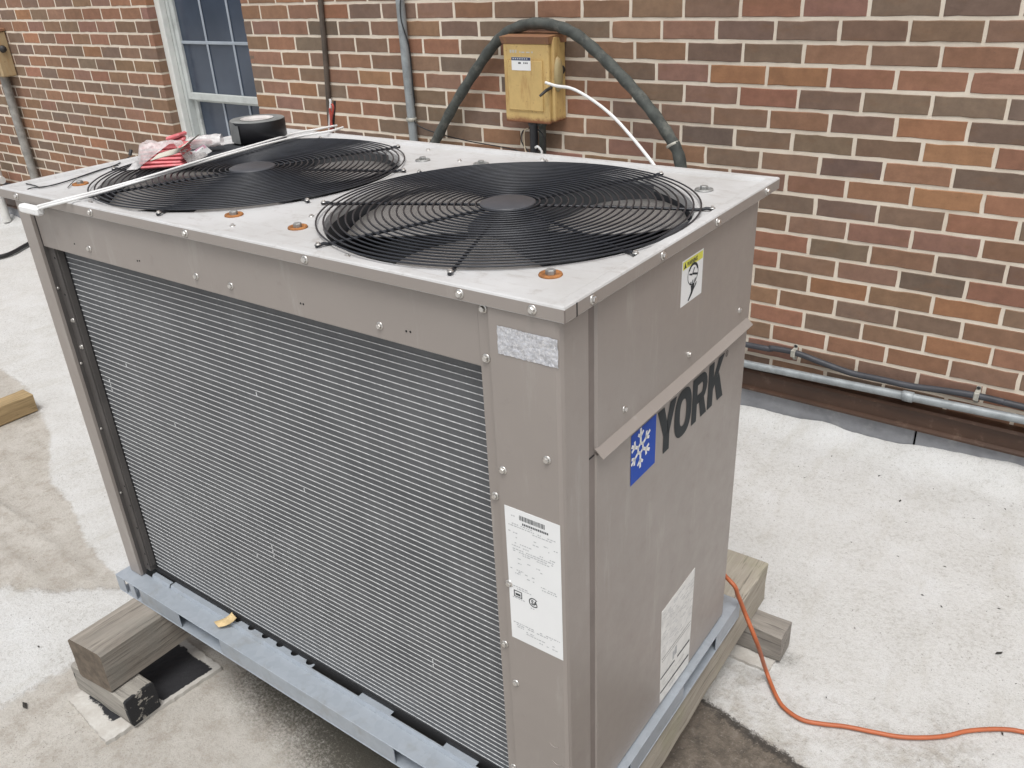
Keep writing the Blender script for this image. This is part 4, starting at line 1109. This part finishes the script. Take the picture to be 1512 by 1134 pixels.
for v, a, b2 in ((.05, .12, .2), (.105, .06, .50), (.120, .06, .96), (.135, .5, .9), (.165, .05, .09), (.168, .14, .22), (.18, .52, .58), (.185, .70, .78), (.19, .88, .95), (.20, .14, .24), (.205, .50, .64), (.215, .72, .80), (.240, .16, .5), (.262, .06, .42), (.268, .62, .9), (.285, .06, .92), (.300, .06, .86), (.315, .3, .8), (.350, .2, .26), (.365, .38, .44), (.37, .55, .62), (.385, .2, .27), (.39, .58, .66), (.44, .05, .3), (.452, .2, .55), (.466, .14, .24), (.48, .36, .5), (.495, .62, .72), (.50, .75, .9), (.515, .64, .92), (.57, .05, .36), (.585, .06, .44), (.66, .06, .3), (.69, .34, .48), (.86, .05, .96), (.875, .05, .8), (.89, .05, .3), (.905, .3, .45), (.92, .30, .9), (.945, .55, .9)):
    qs += text_line(v, a, b2)
front_print('print_grey', qs, .0008, parent=dp)
x0_, x1_, z0_, z1_ = dq(.09, .25, .605, .655)
b_t = .0016
front_print('print_black', [(x0_, x1_, z0_, z0_ + b_t), (x0_, x1_, z1_ - b_t, z1_), (x0_, x0_ + b_t, z0_, z1_), (x1_ - b_t, x1_, z0_, z1_), (x0_ + .003, x1_ - .003, z0_ + .0035, z1_ - .005)], .0008, parent=dp)
cxx, czz = dx0 + DW * .47, dz1 - DH * .645
mb = MB()
for a in np.linspace(math.radians(40), math.radians(320), 19)[:-1]:
    a2 = a + math.radians(280 / 18); r0, r1 = .0070, .0088
    mb.add([(cxx + r * math.cos(t_), FY - .0008, czz + r * math.sin(t_)) for r, t_ in ((r0, a), (r1, a), (r1, a2), (r0, a2))], [(0, 1, 2, 3)])
mb.build('print', 'print_black', dp)
text_mesh('SA', .0125, lambda x, z: (cxx - .0045 + x, FY - .0009, czz - .0042 + z), 'print', 'print_black', dp, .8, .0004)

# logo on the lower panel
PX = SX - .001
def sp3(y, z, d=.0006): return (PX + d, y, z)
s0 = LS(931, 640, PX), LS(968, 616, PX), LS(967, 682, PX), LS(931, 718, PX)
sy0, sy1 = (s0[0][1] + s0[3][1]) / 2, (s0[1][1] + s0[2][1]) / 2; sz0, sz1 = (s0[2][2] + s0[3][2]) / 2, (s0[0][2] + s0[1][2]) / 2
MB().add([sp3(sy0, sz0), sp3(sy1, sz0), sp3(sy1, sz1), sp3(sy0, sz1)], [(0, 1, 2, 3)]).build('logo_square', 'logo_blue', lpn)
def bar(mb, a, b2, w, d=.0009):
    a, b2 = Vector(a), Vector(b2); t_ = (b2 - a).normalized() * w / 2; n_ = Vector((-t_.y, t_.x))
    mb.add([sp3(*q, d) for q in (a - n_ - t_ * .3, b2 - n_ + t_ * .3, b2 + n_ + t_ * .3, a + n_ - t_ * .3)], [(0, 1, 2, 3)])
SW = sy1 - sy0; SHh = sz1 - sz0
fl_ = MB(); cc = Vector((sy0 + SW * .37, sz0 + SHh * .60)); R6 = SHh * .385
for k in range(6):
    a = math.radians(90 + 60 * k); d_ = Vector((math.cos(a), math.sin(a)))
    far = cc + d_ * R6
    r_in = R6 * .26
    def clip(p): return Vector((max(p.x, sy0 + .0015), min(max(p.y, sz0 + .0015), sz1 - .0015)))
    far_c = far
    if far.x < sy0 + .002: far_c = cc + d_ * (R6 * (cc.x - sy0 - .002) / max(1e-6, cc.x - far.x))
    bar(fl_, cc + d_ * r_in, far_c, .0058)
    for f in (.60,):
        for s_ in (-1, 1):
            b0 = cc + d_ * R6 * f; e_ = Vector((math.cos(a + s_ * math.radians(52)), math.sin(a + s_ * math.radians(52)))); b1 = b0 + e_ * R6 * .30
            if b0.x > sy0 + .003 and b1.x > sy0 + .002: bar(fl_, b0, b1, .0052)
    a2 = a + math.radians(60); q1 = cc + d_ * r_in; q2 = cc + Vector((math.cos(a2), math.sin(a2))) * r_in
    bar(fl_, q1, q2, .0052)
fl_.build('logo_snowflake', 'label_white', lpn)
def lpx(px): return LS(px, 600, PX)[1]
xs_ = {'Y': (LS(970, 640, PX)[1], LS(997.5, 620, PX)[1]), 'O': (LS(995.5, 620, PX)[1], LS(1020.5, 600, PX)[1]), 'R': (LS(1021.5, 600, PX)[1], LS(1043, 590, PX)[1]), 'K': (LS(1045.5, 570, PX)[1], LS(1067.5, 555, PX)[1])}
LZ0, LZ1 = sz0 + .001, sz1 - .002
def letter(name, polys):
    y0, y1 = xs_[name]; mb = MB()
    for poly in polys:
        mb.add([sp3(y0 + (y1 - y0) * u, LZ0 + (LZ1 - LZ0) * v_, .0007) for u, v_ in poly], [tuple(range(len(poly)))])
    mb.build('logo_letter', 'logo_dark', lpn)
letter('Y', [[(0, 1), (.34, 1), (.5, .66), (.66, .34), (.66, .38), (.34, .38)], [(.66, 1), (1, 1), (.66, .38), (.5, .38), (.5, .66)], [(.34, 0), (.66, 0), (.66, .40), (.34, .40)]])
op = []; n = 28
for k in range(n):
    a, a2 = 2 * math.pi * k / n, 2 * math.pi * (k + 1) / n
    se = lambda t_, rx, ry: (.5 + rx * math.copysign(abs(math.cos(t_)) ** .8, math.cos(t_)), .5 + ry * math.copysign(abs(math.sin(t_)) ** .8, math.sin(t_)))
    op.append([se(a, .19, .29), se(a, .5, .515), se(a2, .5, .515), se(a2, .19, .29)])
letter('O', op)
rp = [[(0, 0), (.32, 0), (.32, 1), (0, 1)], [(.32, .80), (.60, .80), (.60, 1), (.32, 1)], [(.32, .38), (.60, .38), (.60, .58), (.32, .58)]]
for k in range(8):
    a, a2 = -math.pi / 2 + math.pi * k / 8, -math.pi / 2 + math.pi * (k + 1) / 8
    c_ = lambda t_, rx, rz: (.60 + rx * math.cos(t_), .69 + rz * math.sin(t_))
    rp.append([c_(a, .08, .11), c_(a, .38, .31), c_(a2, .38, .31), c_(a2, .08, .11)])
rp.append([(.62, 0), (1, 0), (.78, .42), (.46, .42)])
letter('R', rp)
letter('K', [[(0, 0), (.33, 0), (.33, 1), (0, 1)], [(.33, .36), (.60, .62), (1, 1), (.62, 1), (.33, .64)], [(.42, .48), (.66, 0), (1.04, 0), (.68, .66)]])
ky = xs_['K'][1] + .010
ro = MB()
for k in range(14):
    a, a2 = 2 * math.pi * k / 14, 2 * math.pi * (k + 1) / 14
    ro.add([sp3(ky + r * math.cos(t_), LZ1 - .006 + r * math.sin(t_), .0007) for r, t_ in ((.0048, a), (.006, a), (.006, a2), (.0048, a2))], [(0, 1, 2, 3)])
ro.build('logo_mark', 'logo_dark', lpn)
text_mesh('R', .009, lambda x, z: sp3(ky - .0028 + x, LZ1 - .009 + z, .0007), 'logo_mark', 'logo_dark', lpn)
# warning label on the upper panel
w0 = [LS(*q, SX) for q in ((1008, 387), (1040, 365), (1034, 433), (1004, 455))]
wy0, wy1 = (w0[0][1] + w0[3][1]) / 2, (w0[1][1] + w0[2][1]) / 2; wz1, wz0 = (w0[0][2] + w0[1][2]) / 2, (w0[2][2] + w0[3][2]) / 2
wl_ = MB().box(SX - .0002, SX + .0004, wy0, wy1, wz0, wz1).build('warning_label', 'label_white', upn)
WW, WH = wy1 - wy0, wz1 - wz0
def wq(u, v_, d=.0006): return (SX + d, wy0 + WW * u, wz0 + WH * v_)
def wpoly(mt, polys, d=.0006, nm='print'):
    mb = MB()
    for p in polys: mb.add([wq(u, v_, d) for u, v_ in p], [tuple(range(len(p)))])
    return mb.build(nm, mt, wl_)
wpoly('print_yellow', [[(.03, .80), (.97, .80), (.97, .97), (.03, .97)]])
wpoly('print_black', [[(.07, .82), (.19, .82), (.13, .95)]], .0008)
text_mesh('WARNING', WH * .135, lambda x, z: wq((.22 * WW + x) / WW, .835 + z / WH, .0008), 'print', 'print_black', wl_, .76, .0003)
pol = []
for k in range(24):
    a, a2 = 2 * math.pi * k / 24, 2 * math.pi * (k + 1) / 24
    r0_ = .195 if 0.2 < a < 2.4 else .235
    pol.append([(.52 + r_ * math.cos(t_), .59 + r_ * .95 * math.sin(t_)) for r_, t_ in ((r0_, a), (.255, a), (.255, a2), (r0_, a2))])
pol += [[(.50, .57), (.74, .50), (.76, .54), (.52, .61)], [(.50, .57), (.60, .70), (.57, .72), (.49, .61)], [(.50, .60), (.34, .64), (.34, .61), (.48, .56)]]
pol += [[(.44, .34), (.62, .36), (.60, .28), (.58, .22), (.52, .14), (.36, .03), (.32, .05), (.46, .20), (.46, .28)], [(.58, .22), (.70, .30), (.72, .36), (.69, .36), (.60, .27)],
        [(.40, .37), (.46, .35), (.46, .43), (.42, .43)], [(.50, .36), (.54, .36), (.55, .45), (.51, .45)], [(.58, .37), (.63, .38), (.67, .46), (.62, .45)]]
wpoly('logo_dark', pol, .0008)
# worn shipping label at the foot of the lower panel
l0 = [LS(*q, PX) for q in ((977, 904), (1026, 838), (1016, 980), (974, 1038))]
quad = [(p[1], p[2]) for p in l0]
lb = MB().prism([quad[3], quad[2], quad[1], quad[0]], lambda y, z: (PX + .0005, y, z), lambda y, z: (PX - .0002, y, z)).build('wiring_label', 'label_worn', lpn)
def lq(u, v_, d=.0008):
    a = Vector(quad[3]).lerp(Vector(quad[2]), u); b2 = Vector(quad[0]).lerp(Vector(quad[1]), u); p = a.lerp(b2, v_); return (PX + d, p.x, p.y)
mb = MB()
for u0, u1, v0, v1 in ((.0, .46, .265, .282), (.55, .97, .265, .285), (.0, .45, .105, .122), (.40, .97, .105, .125), (.03, .97, .475, .480), (.03, .97, .445, .449)): mb.add([lq(u0, v0), lq(u1, v0), lq(u1, v1), lq(u0, v1)], [(0, 1, 2, 3)])
mb.build('print', 'print_black', lb)
mb = MB()
for r_ in range(24):
    v_ = .52 + r_ * .0185; u = .05
    while u < .92:
        w = random.uniform(.03, .12)
        if random.random() < .32: mb.add([lq(u, v_), lq(u + w, v_), lq(u + w, v_ + .006), lq(u, v_ + .006)], [(0, 1, 2, 3)])
        u += w + .02
for u0, u1, v0, v1 in ((.38, .44, .31, .40), (.45, .52, .33, .42), (.40, .50, .36, .37), (.10, .2, .16, .165), (.3, .5, .05, .056), (.1, .4, .2, .205), (.5, .8, .19, .195)): mb.add([lq(u0, v0), lq(u1, v0), lq(u1, v1), lq(u0, v1)], [(0, 1, 2, 3)])
mb.build('print', 'print_grey', lb)

# ------------------------------------------------------------------ timbers, blocks and pads under the unit
def beam(name, label, mat, size, loc, rz, chips=0.004, cat='timber', group=None, ends=0.0, tar=False):
    """squared timber, length along local Y, worn edges"""
    w, l, h = size; n = max(4, int(l / .04)); m_ = 5; mb = MB(); vs_ = []
    prof = []
    for (x, z, dx, dz) in ((-w / 2, 0, 0, 1), (-w / 2, h, 1, 0), (w / 2, h, 0, -1), (w / 2, 0, -1, 0)):
        prof += [(x, z)]
    ring = []
    c_ = chips
    base = [(-w / 2 + c_, 0), (-w / 2, c_), (-w / 2, h / 2), (-w / 2, h - c_), (-w / 2 + c_, h), (0, h), (w / 2 - c_, h), (w / 2, h - c_), (w / 2, h / 2), (w / 2, c_), (w / 2 - c_, 0), (0, 0)]
    k = len(base)
    for i in range(n + 1):
        y = -l / 2 + l * i / n
        for j, (x, z) in enumerate(base):
            jj = random.uniform(-.0018, .0018) if z > 0.001 else 0
            vs_.append((x + jj, y + (ends * x / w if i == 0 else 0), max(0, z + jj)))
    fs_ = [(i * k + j, i * k + (j + 1) % k, (i + 1) * k + (j + 1) % k, (i + 1) * k + j) for i in range(n) for j in range(k)]
    fs_ += [tuple(range(k))[::-1], tuple(range(n * k, n * k + k))]
    mb.add(vs_, fs_)
    o = mb.build(name, mat, None, loc, (0, 0, rz)); tag(o, label, cat, group)
    if cat == 'timber':
        o.data.materials.append(MATS['end_grain'])
        for p in o.data.polygons:
            if abs(p.normal.y) > .9: p.material_index = 1
    return o
# left timber: 0.12 m wide, sticking out in front of the rail
def wloc(lx, ly, lz): return tuple(to_world((lx, ly, lz)))
ZTOP = RZ0 - .0005
beam('timber', 'thick grey weathered timber carrying the coil end of the unit, end grain exposed', 'timber_grey', (.122, 1.06, .124), wloc(-1.259, .333, ZTOP - .124), PHI, .0075, ends=.012, group='timbers under the unit')
beam('timber', 'long pale timber under the steel rail below the lettered panel side', 'timber_tan', (.112, 1.40, .124), wloc(-.058, .262, ZTOP - .124), PHI + .012, .004, group='timbers under the unit')
ZB = ZTOP - .1245
bo = beam('wood_block', 'short tar-stained wood block under the grey weathered timber', 'block_tar', (.078, .235, ZB - .0115), (-.818, -2.247, .0112), math.radians(92), .004, cat='block', group='blocks under the timbers')
beam('wood_block', 'short grey wood block under the long pale timber beside orange cord', 'block_grey', (.072, .26, ZB - .0085), (.383, -1.187, .0082), math.radians(90.5), .005, cat='block', group='blocks under the timbers')
# pads
def pad(name, label, corners, z, th, tarfn):
    n = 30; vs_ = []; at_ = []
    A, B, C_, D = [Vector((p[0], p[1])) for p in corners]
    for j in range(n + 1):
        for i in range(n + 1):
            u, v_ = i / n, j / n; p = (A.lerp(B, u)).lerp(D.lerp(C_, u), v_)
            ed = min(u, 1 - u, v_, 1 - v_)
            if ed == 0: p = p + Vector((random.uniform(-.0018, .0018), random.uniform(-.0018, .0018)))
            vs_.append((p.x, p.y, z + th + random.uniform(-.0004, .0004))); at_.append(tarfn(u, v_))
    fs_ = [(j * (n + 1) + i, j * (n + 1) + i + 1, (j + 1) * (n + 1) + i + 1, (j + 1) * (n + 1) + i) for j in range(n) for i in range(n)]
    bd = [i for i in range(n + 1)] + [j * (n + 1) + n for j in range(1, n + 1)] + [n * (n + 1) + i for i in range(n - 1, -1, -1)] + [j * (n + 1) for j in range(n - 1, 0, -1)]
    o0 = len(vs_); vs_ += [(vs_[i][0], vs_[i][1], z - .006) for i in bd]; at_ += [0.0] * len(bd)
    for i in range(len(bd)): a, b2 = i, (i + 1) % len(bd); fs_.append((bd[a], o0 + a, o0 + b2, bd[b2]))
    mb = MB().add(vs_, fs_); me = mb.mesh(name, 'pad_board')
    t_ = me.attributes.new('tar', 'FLOAT', 'POINT'); t_.data.foreach_set('value', np.array(at_, np.float32))
    return tag(link(name, me), label, 'pad', 'boards under the wood blocks')
pc = [G(100, 1032, .010), G(157, 1096, .010), G(327, 985, .010), G(262, 935, .010)]
def tarL(u, v_):
    # bare black board beside the block and under the timber, coating left along the edges
    e = min(1 - u, 1 - v_, v_ * 1.3 + .05)
    a = 1.1 * (u > .12) * (v_ > .47) * min(1, (e) * 6.5) if v_ > .40 else 0
    b2 = .85 * (1 - abs(v_ - .20) / .16) * (.15 < u < .80)
    return max(0, min(1, max(a, b2)))
pad('pad_board', 'black board with pale coating left on its edges under the tar-stained block', pc, 0.002, .0085, tarL)
pad('pad_board', 'pale board under the short grey block beside the orange cord', [(.17, -1.262), (.500, -1.262), (.505, -1.13), (.17, -1.13)], 0.001, .0065, lambda u, v_: 0.1)
beam('lumber', 'yellow treated lumber lying on the roof beyond the unit', 'timber_yellow', (.089, 1.3, .080), (-2.655, -2.20, 0.002), 0.0, .003, cat='lumber')

# ------------------------------------------------------------------ loose things
# orange cord
oc = thing('extension_cord', 'orange extension cord hanging from the unit and snaking over the white roof', 'cord', (0, 0, 0))
cpts = [tuple(to_world(q)) for q in ((-.30, .735, .300), (-.12, .745, .345), LS(1079, 859, -.012), LS(1090, 880, .006))]
c1 = hit(1100, 905, UO + EX * .022, EX); c2 = hit(1118, 950, UO + EX * .06, EX)
cpts += [tuple(c1), tuple(c2), tuple(G(1131, 990, .03)), tuple(G(1146, 1027, .012))]
cpts += [tuple(G(x, y, .009)) for x, y in ((1160, 1047), (1185, 1063), (1215, 1069), (1250, 1073), (1290, 1081), (1330, 1088), (1370, 1089), (1400, 1086), (1425, 1080), (1455, 1077), (1485, 1077), (1512, 1081), (1600, 1100), (1800, 1120))]
MB().tube(spline(cpts, 7), .0052, 8).build('sheath', 'orange_cord', oc)

# black hose lying on the roof far left
bh = thing('black_hose', 'black hose lying on the white roof beyond the unit', 'hose', (0, 0, 0))
hp = [G(-60, 392, .02), G(0, 379, .02), G(18, 373, .02), G(38, 362, .02), G(70, 345, .02), G(110, 335, .02)]
MB().tube(spline([tuple(p) for p in hp], 6), .014, 8).build('sheath', 'black_rubber', bh)

# white cable over the cap, its end block hanging at the corner, conductors standing up behind
wc2 = thing('white_cable', 'doubled white cable laid across the fan grille with a white end block', 'cable', tuple(UO), PHI)
zg = T + .010
s1 = [LF(56, 304.5, -.012), LT(95, 294.5, T + .0045), LT(150, 280.5, T + .008), LT(225, 259, zg + .008), LT(300, 236, zg + .010), LT(400, 207, zg + .006), LT(440, 196, T + .008), LT(470, 190.5, T + .006), tuple(np.array(LT(485, 188, T + .004)) + np.array((0, .03, 0)))]
s2 = [LF(57, 308, -.012), LT(97, 297.5, T + .004), LT(150, 284, T + .006), LT(225, 262, zg + .004), LT(300, 239, zg + .006), LT(400, 211, zg + .004), LT(450, 200, T + .008), LT(490, 193, T + .007), tuple(np.array(LT(494, 191, T + .004)) + np.array((0, .03, 0)))]
MB().tube(spline(s1, 6), .0027, 8).build('strand', 'white_cable', wc2)
MB().tube(spline(s2, 6), .0027, 8).build('strand', 'white_cable', wc2)
e0_, e1_ = LF(33, 306, -.012), LF(58, 307, -.012)
MB().box(e0_[0], e1_[0], -.021, -.003, e0_[2] - .009, e0_[2] + .0085, .004).build('end_block', 'white_cable', wc2)
b0 = np.array(s2[-1])
for k, (mt, pxs) in enumerate((('red_wire', [(491, 192), (489, 178), (492, 160), (490, 153)]), ('red_wire', [(488, 193), (489, 182), (488, 170), (487, 160)]), ('white_cable', [(486, 192), (487, 175), (488, 152), (487, 146)]), ('black_rubber', [(492, 191), (493, 172), (494, 160), (494, 149)]))):
    pts3 = [LF(x, y, b0[1] + .004 * k) for x, y in pxs]
    pts3[0] = (pts3[0][0], pts3[0][1], T - .01)
    MB().tube(spline(pts3, 5), .0032, 6).build('conductor', mt, wc2)

# tape roll
tl = LT(386, 213, DECK + .012)
vd = np.array(to_world(tl)) - CAM; vd[2] = 0; vd /= np.linalg.norm(vd)
tcw = to_world(tl) + vd * .066
tz = DECK + .0135
tp = thing('tape_roll', 'black roll of cloth tape lying flat at the unit top corner', 'tape', (tcw[0], tcw[1], tz), -.3)
RT = .066
MB().lathe([(.040, .0488), (RT - .0015, .0488), (RT, .047), (RT, .0015), (RT - .0015, 0), (.040, 0)], 56).build('tape', 'tape_black', tp)
sd_ = MB().lathe([(.0388, .0489), (.0395, .0493), (RT - .002, .0492), (RT - .0006, .0482)], 56).build('tape_edge', 'tape_side', tp)
MB().lathe([(.0395, .0503), (.0375, .0503), (.0375, 0), (.0395, 0)], 40).build('core', 'tape_core', tp)
MB().lathe([(0, .0440), (.0374, .0440), (.0374, .042), (0, .042)], 40).build('insert', 'tape_core', tp)
# loose end lifted from the side facing the camera's left
vs_ = []
for i in range(9):
    a = math.radians(-132 + 8.6 * i); r_ = RT + .0012 + .004 * ((8 - i) / 8) * 0 + .0012 * (i == 8)
    for z in (.0005, .0485): vs_.append((r_ * math.cos(a), r_ * math.sin(a) - 0, z if z < .01 else z - (.006 if i > 6 else 0)))
MB().add(vs_, [(2 * i, 2 * i + 2, 2 * i + 3, 2 * i + 1) for i in range(8)], True).build('loose_end', 'tape_dusty', tp)

# plastic bag with red packets
gz = DECK + .017
bw = to_world(LT(250, 236, gz)); 
bag = thing('plastic_bag', 'crumpled clear plastic bag of red packets lying on the fan grille', 'bag', (bw[0], bw[1], gz), math.atan2(RGT[1], RGT[0]))
MPP = np.linalg.norm(bw - CAM) / F_PX      # metres per photo pixel here
def bl_(px, py, h=0.0):
    """bag-local point at a pixel, h above the grille"""
    P = G(px, py, gz + h) - np.array([bw[0], bw[1], gz]); a = math.atan2(RGT[1], RGT[0])
    return (P[0] * math.cos(a) + P[1] * math.sin(a), -P[0] * math.sin(a) + P[1] * math.cos(a), P[2])
# stack of red packets
p_ = bl_(238, 249, 0.0)
for k in range(6):
    x0 = p_[0] - .042 + random.uniform(-.003, .003); y0 = p_[1] + random.uniform(-.002, .002)
    mb = MB().box(-.046, .046, 0, .062, 0, .0062, .0026, Matrix.Translation((p_[0] + random.uniform(-.003, .003), p_[1] + .004 * k, .001 + k * .0068)) @ Matrix.Rotation(random.uniform(-.05, .05), 4, 'Z') @ Matrix.Rotation(random.uniform(-.03, .03), 4, 'Y'))
    mb.build('packet', 'red_packet', bag)
p_ = bl_(262, 214, 0.0)
for k in range(2):
    MB().box(-.020, .020, -.012, .03, 0, .010, .004, Matrix.Translation((p_[0] - .006 * k, p_[1] + .01, .002 + k * .011)) @ Matrix.Rotation(.3 - .5 * k, 4, 'Z') @ Matrix.Rotation(-.25, 4, 'Y')).build('packet', 'red_packet', bag)
# rolled film with an open end
a_, b_ = bl_(280, 211, .016), bl_(328, 207, .016)
ROLL_ = []
for i in range(14):
    u = i / 13; c_ = Vector(a_).lerp(Vector(b_), u)
    for j in range(18):
        t_ = 2 * math.pi * j / 18; r_ = .0150 + .0022 * math.sin(3 * t_ + 4 * u) + .0016 * random.uniform(-1, 1)
        ROLL_.append((c_.x, c_.y + r_ * math.cos(t_), max(.001, c_.z + .9 * r_ * math.sin(t_))))
MB().add(ROLL_, [(i * 18 + j, i * 18 + (j + 1) % 18, (i + 1) * 18 + (j + 1) % 18, (i + 1) * 18 + j) for i in range(13) for j in range(18)], True).build('rolled_film', 'film', bag)
MB().box(-.026, .026, -.006, .006, -.006, .006, .003, Matrix.Translation(Vector(a_).lerp(Vector(b_), .35))).build('packet', 'red_packet', bag)
# paper band twisted across
st_ = spline([bl_(228, 232, .036), bl_(248, 226, .040), bl_(266, 221, .040), bl_(274, 212, .042), bl_(284, 206, .044), bl_(290, 202, .046)], 5)
vs_ = []
for i, p in enumerate(st_):
    w = .015 + .005 * math.sin(i * .5); vs_ += [(p[0] - w * .3, p[1] - w, p[2] - .004), (p[0] + w * .3, p[1] + w, p[2] + .004)]
    vs_ += [(p[0] - w * .3, p[1] - w, p[2] - .0052), (p[0] + w * .3, p[1] + w, p[2] + .0028)]
n = len(st_); MB().add(vs_, [(4 * i, 4 * i + 4, 4 * i + 5, 4 * i + 1) for i in range(n - 1)] + [(4 * i + 3, 4 * i + 7, 4 * i + 6, 4 * i + 2) for i in range(n - 1)], True).build('paper_band', 'paper_band', bag)
# printed label flap
la = [Vector(bl_(x, y, h)) for x, y, h in ((262, 238, .010), (275, 244, .002), (313, 223, .004), (301, 213, .022))]
MB().add([la[0], la[1], la[2], la[3]] + [q - Vector((0, -.0012, .0012)) for q in la], [(0, 1, 2, 3), (7, 6, 5, 4), (0, 4, 5, 1), (1, 5, 6, 2), (2, 6, 7, 3), (3, 7, 4, 0)]).build('label_flap', 'label_white', bag)
nrm = (la[1] - la[0]).cross(la[3] - la[0]).normalized()
if nrm.z < 0: nrm = -nrm
def lf(u, v_): return la[0].lerp(la[3], u).lerp(la[1].lerp(la[2], u), v_) + nrm * .0008
def lquad(mt, qs, e=0):
    mb = MB()
    for u0, u1, v0, v1 in qs: mb.add([lf(u0, v0) + nrm * e, lf(u1, v0) + nrm * e, lf(u1, v1) + nrm * e, lf(u0, v1) + nrm * e], [(0, 1, 2, 3)])
    mb.build('print', mt, bag)
lquad('pink_print', [(.02, .28, .05, .95), (.62, .98, .02, .40)])
lquad('print_black', [(.30, .36, .35, .65), (.34, .40, .25, .45), (.60, .64, .30, .55), (.66, .70, .28, .5), (.72, .78, .30, .42), (.80, .84, .22, .4)], .0005)
lquad('print_grey', [(.44, .56, .30, .62), (.35, .8, .75, .85)], .0004)
# film sheet draped over the packets
nu, nv = 40, 26; vs_ = []
fa, fb_ = bl_(190, 251, 0), bl_(300, 214, 0)
for j in range(nv):
    for i in range(nu):
        u, v_ = i / (nu - 1), j / (nv - 1)
        x = fa[0] - .004 + u * .135; y = fa[1] - .006 + v_ * .115 + u * .02
        h = .048 * np.clip(min((x - (bl_(210, 249)[0] - .012)) / .016, (bl_(268, 249)[0] + .010 - x) / .02), 0, 1) * np.clip(min((y - fa[1] + .003) / .012, (fa[1] + .082 - y) / .03), 0, 1)
        ed = min(1, min(u, 1 - u, v_, 1 - v_) * 14)
        h = max(h, .010 * ed) + ed * .0065 * float(vnoise(x * 55, y * 55, 4, 3)) + .001
        vs_.append((x + .004 * float(vnoise(v_ * 7, u * 3, 12)), y + .004 * float(vnoise(u * 9, v_ * 3, 13)), max(.0012, h)))
MB().add(vs_, [(j * nu + i, j * nu + i + 1, (j + 1) * nu + i + 1, (j + 1) * nu + i) for j in range(nv - 1) for i in range(nu - 1)], True).build('film', 'film', bag)

# thin black wires on the cap's left side
tw = thing('thin_wire', 'thin black wire lying along the unit top beside the rusty washer', 'wire', tuple(UO), PHI)
for pxs in ([(33, 284), (45, 278), (62, 276), (80, 273), (110, 264), (140, 254), (172, 243), (192, 231)], [(38, 271), (52, 274), (62, 276.5), (90, 270), (115, 262), (150, 250), (175, 244)]):
    MB().tube(spline([LT(x, y, DECK + .003) for x, y in pxs], 5), .0013, 5).build('strand', 'black_rubber', tw)
p_ = LT(192, 229, DECK + .004); MB().tube([p_, (p_[0] - .004, p_[1] + .008, p_[2] + .01)], .004, 8).build('tip', 'black_rubber', tw)
MB().tube(spline([LT(100, 277, DECK + .003), LT(106, 270, DECK + .004), LT(114, 263, DECK + .006)], 5), .0012, 5).build('strand', 'washer_grey', tw)

# curled dry leaf on the base rail
lfp = LT(331, 913, RZ1 + .03)
dl = MB(); vs_ = []
for i in range(9):
    for j in range(5):
        u, v_ = i / 8 - .5, j / 4 - .5
        vs_.append((u * .022 * (1 - .15 * abs(v_)) + v_ * .012, v_ * .036 + u * .004, .006 - 60 * (u * .02) ** 2 + 14 * (v_ * .03) ** 2 * 1.5 + random.uniform(0, .0008)))
q = len(vs_); vs_ += [(x, y, z - .0007) for x, y, z in vs_]
fs_ = [(i * 5 + j, (i + 1) * 5 + j, (i + 1) * 5 + j + 1, i * 5 + j + 1) for i in range(8) for j in range(4)]
fs_ += [tuple(k + q for k in f[::-1]) for f in fs_]
dl.add(vs_, fs_, True)
lo_ = dl.build('dry_leaf', 'dry_leaf', None, wloc(lfp[0] - .004, .014, RZ1 + .013), (.5, 0, PHI - .5)); lo_.scale = (1.35, 1.35, 1.35); tag(lo_, 'curled tan dry leaf lying on the galvanised base rail', 'leaf')

# specks of debris on the roof
db = MB(); spots = [(1329, 740, 1.3), (1475, 965, 1.7), (1298, 703, 1.0), (1228, 674, .9), (1188, 706, .8), (1179, 689, .7), (1484, 752, .9), (1438, 766, .7), (1245, 696, .5), (1378, 722, .5), (1257, 801, .6), (1390, 896, .7), (1326, 822, .7), (1395, 837, .8), (1460, 747, .5), (1338, 772, .5), (1127, 657, .5), (1453, 782, .6), (37, 1042, 2.2), (57, 955, .9), (1475, 899, .7), (1262, 928, .5), (1362, 879, .7), (1220, 1030, .5), (1480, 1084, .8), (1500, 1010, .5)]
for _ in range(160):
    spots.append((random.uniform(1110, 1600), random.uniform(640, 1134), random.uniform(.12, .35)))
for _ in range(90): spots.append((random.uniform(-100, 260), random.uniform(560, 1134), random.uniform(.12, .4)))
for px, py, s_ in spots:
    p = G(px, py, .003); a = random.random() * 6.3; L_ = .0075 * s_; w = .0028 * s_
    M_ = Matrix.Translation((p[0], p[1], .0035 + .0006 * s_)) @ Matrix.Rotation(a, 4, 'Z')
    k = [(-L_, 0, 0), (-L_ * .3, w, .001), (L_, w * .2, 0), (L_ * .2, -w, .0008), (0, 0, .0022 * s_)]
    db.add([tuple(M_ @ Vector(q)) for q in k], [(0, 3, 4), (3, 2, 4), (2, 1, 4), (1, 0, 4), (0, 1, 2, 3)])
dob = db.build('roof_debris', 'debris'); dob['kind'] = 'stuff'; dob['label'] = 'scattered dark leaf bits and grit on the roof'; dob['category'] = 'debris'
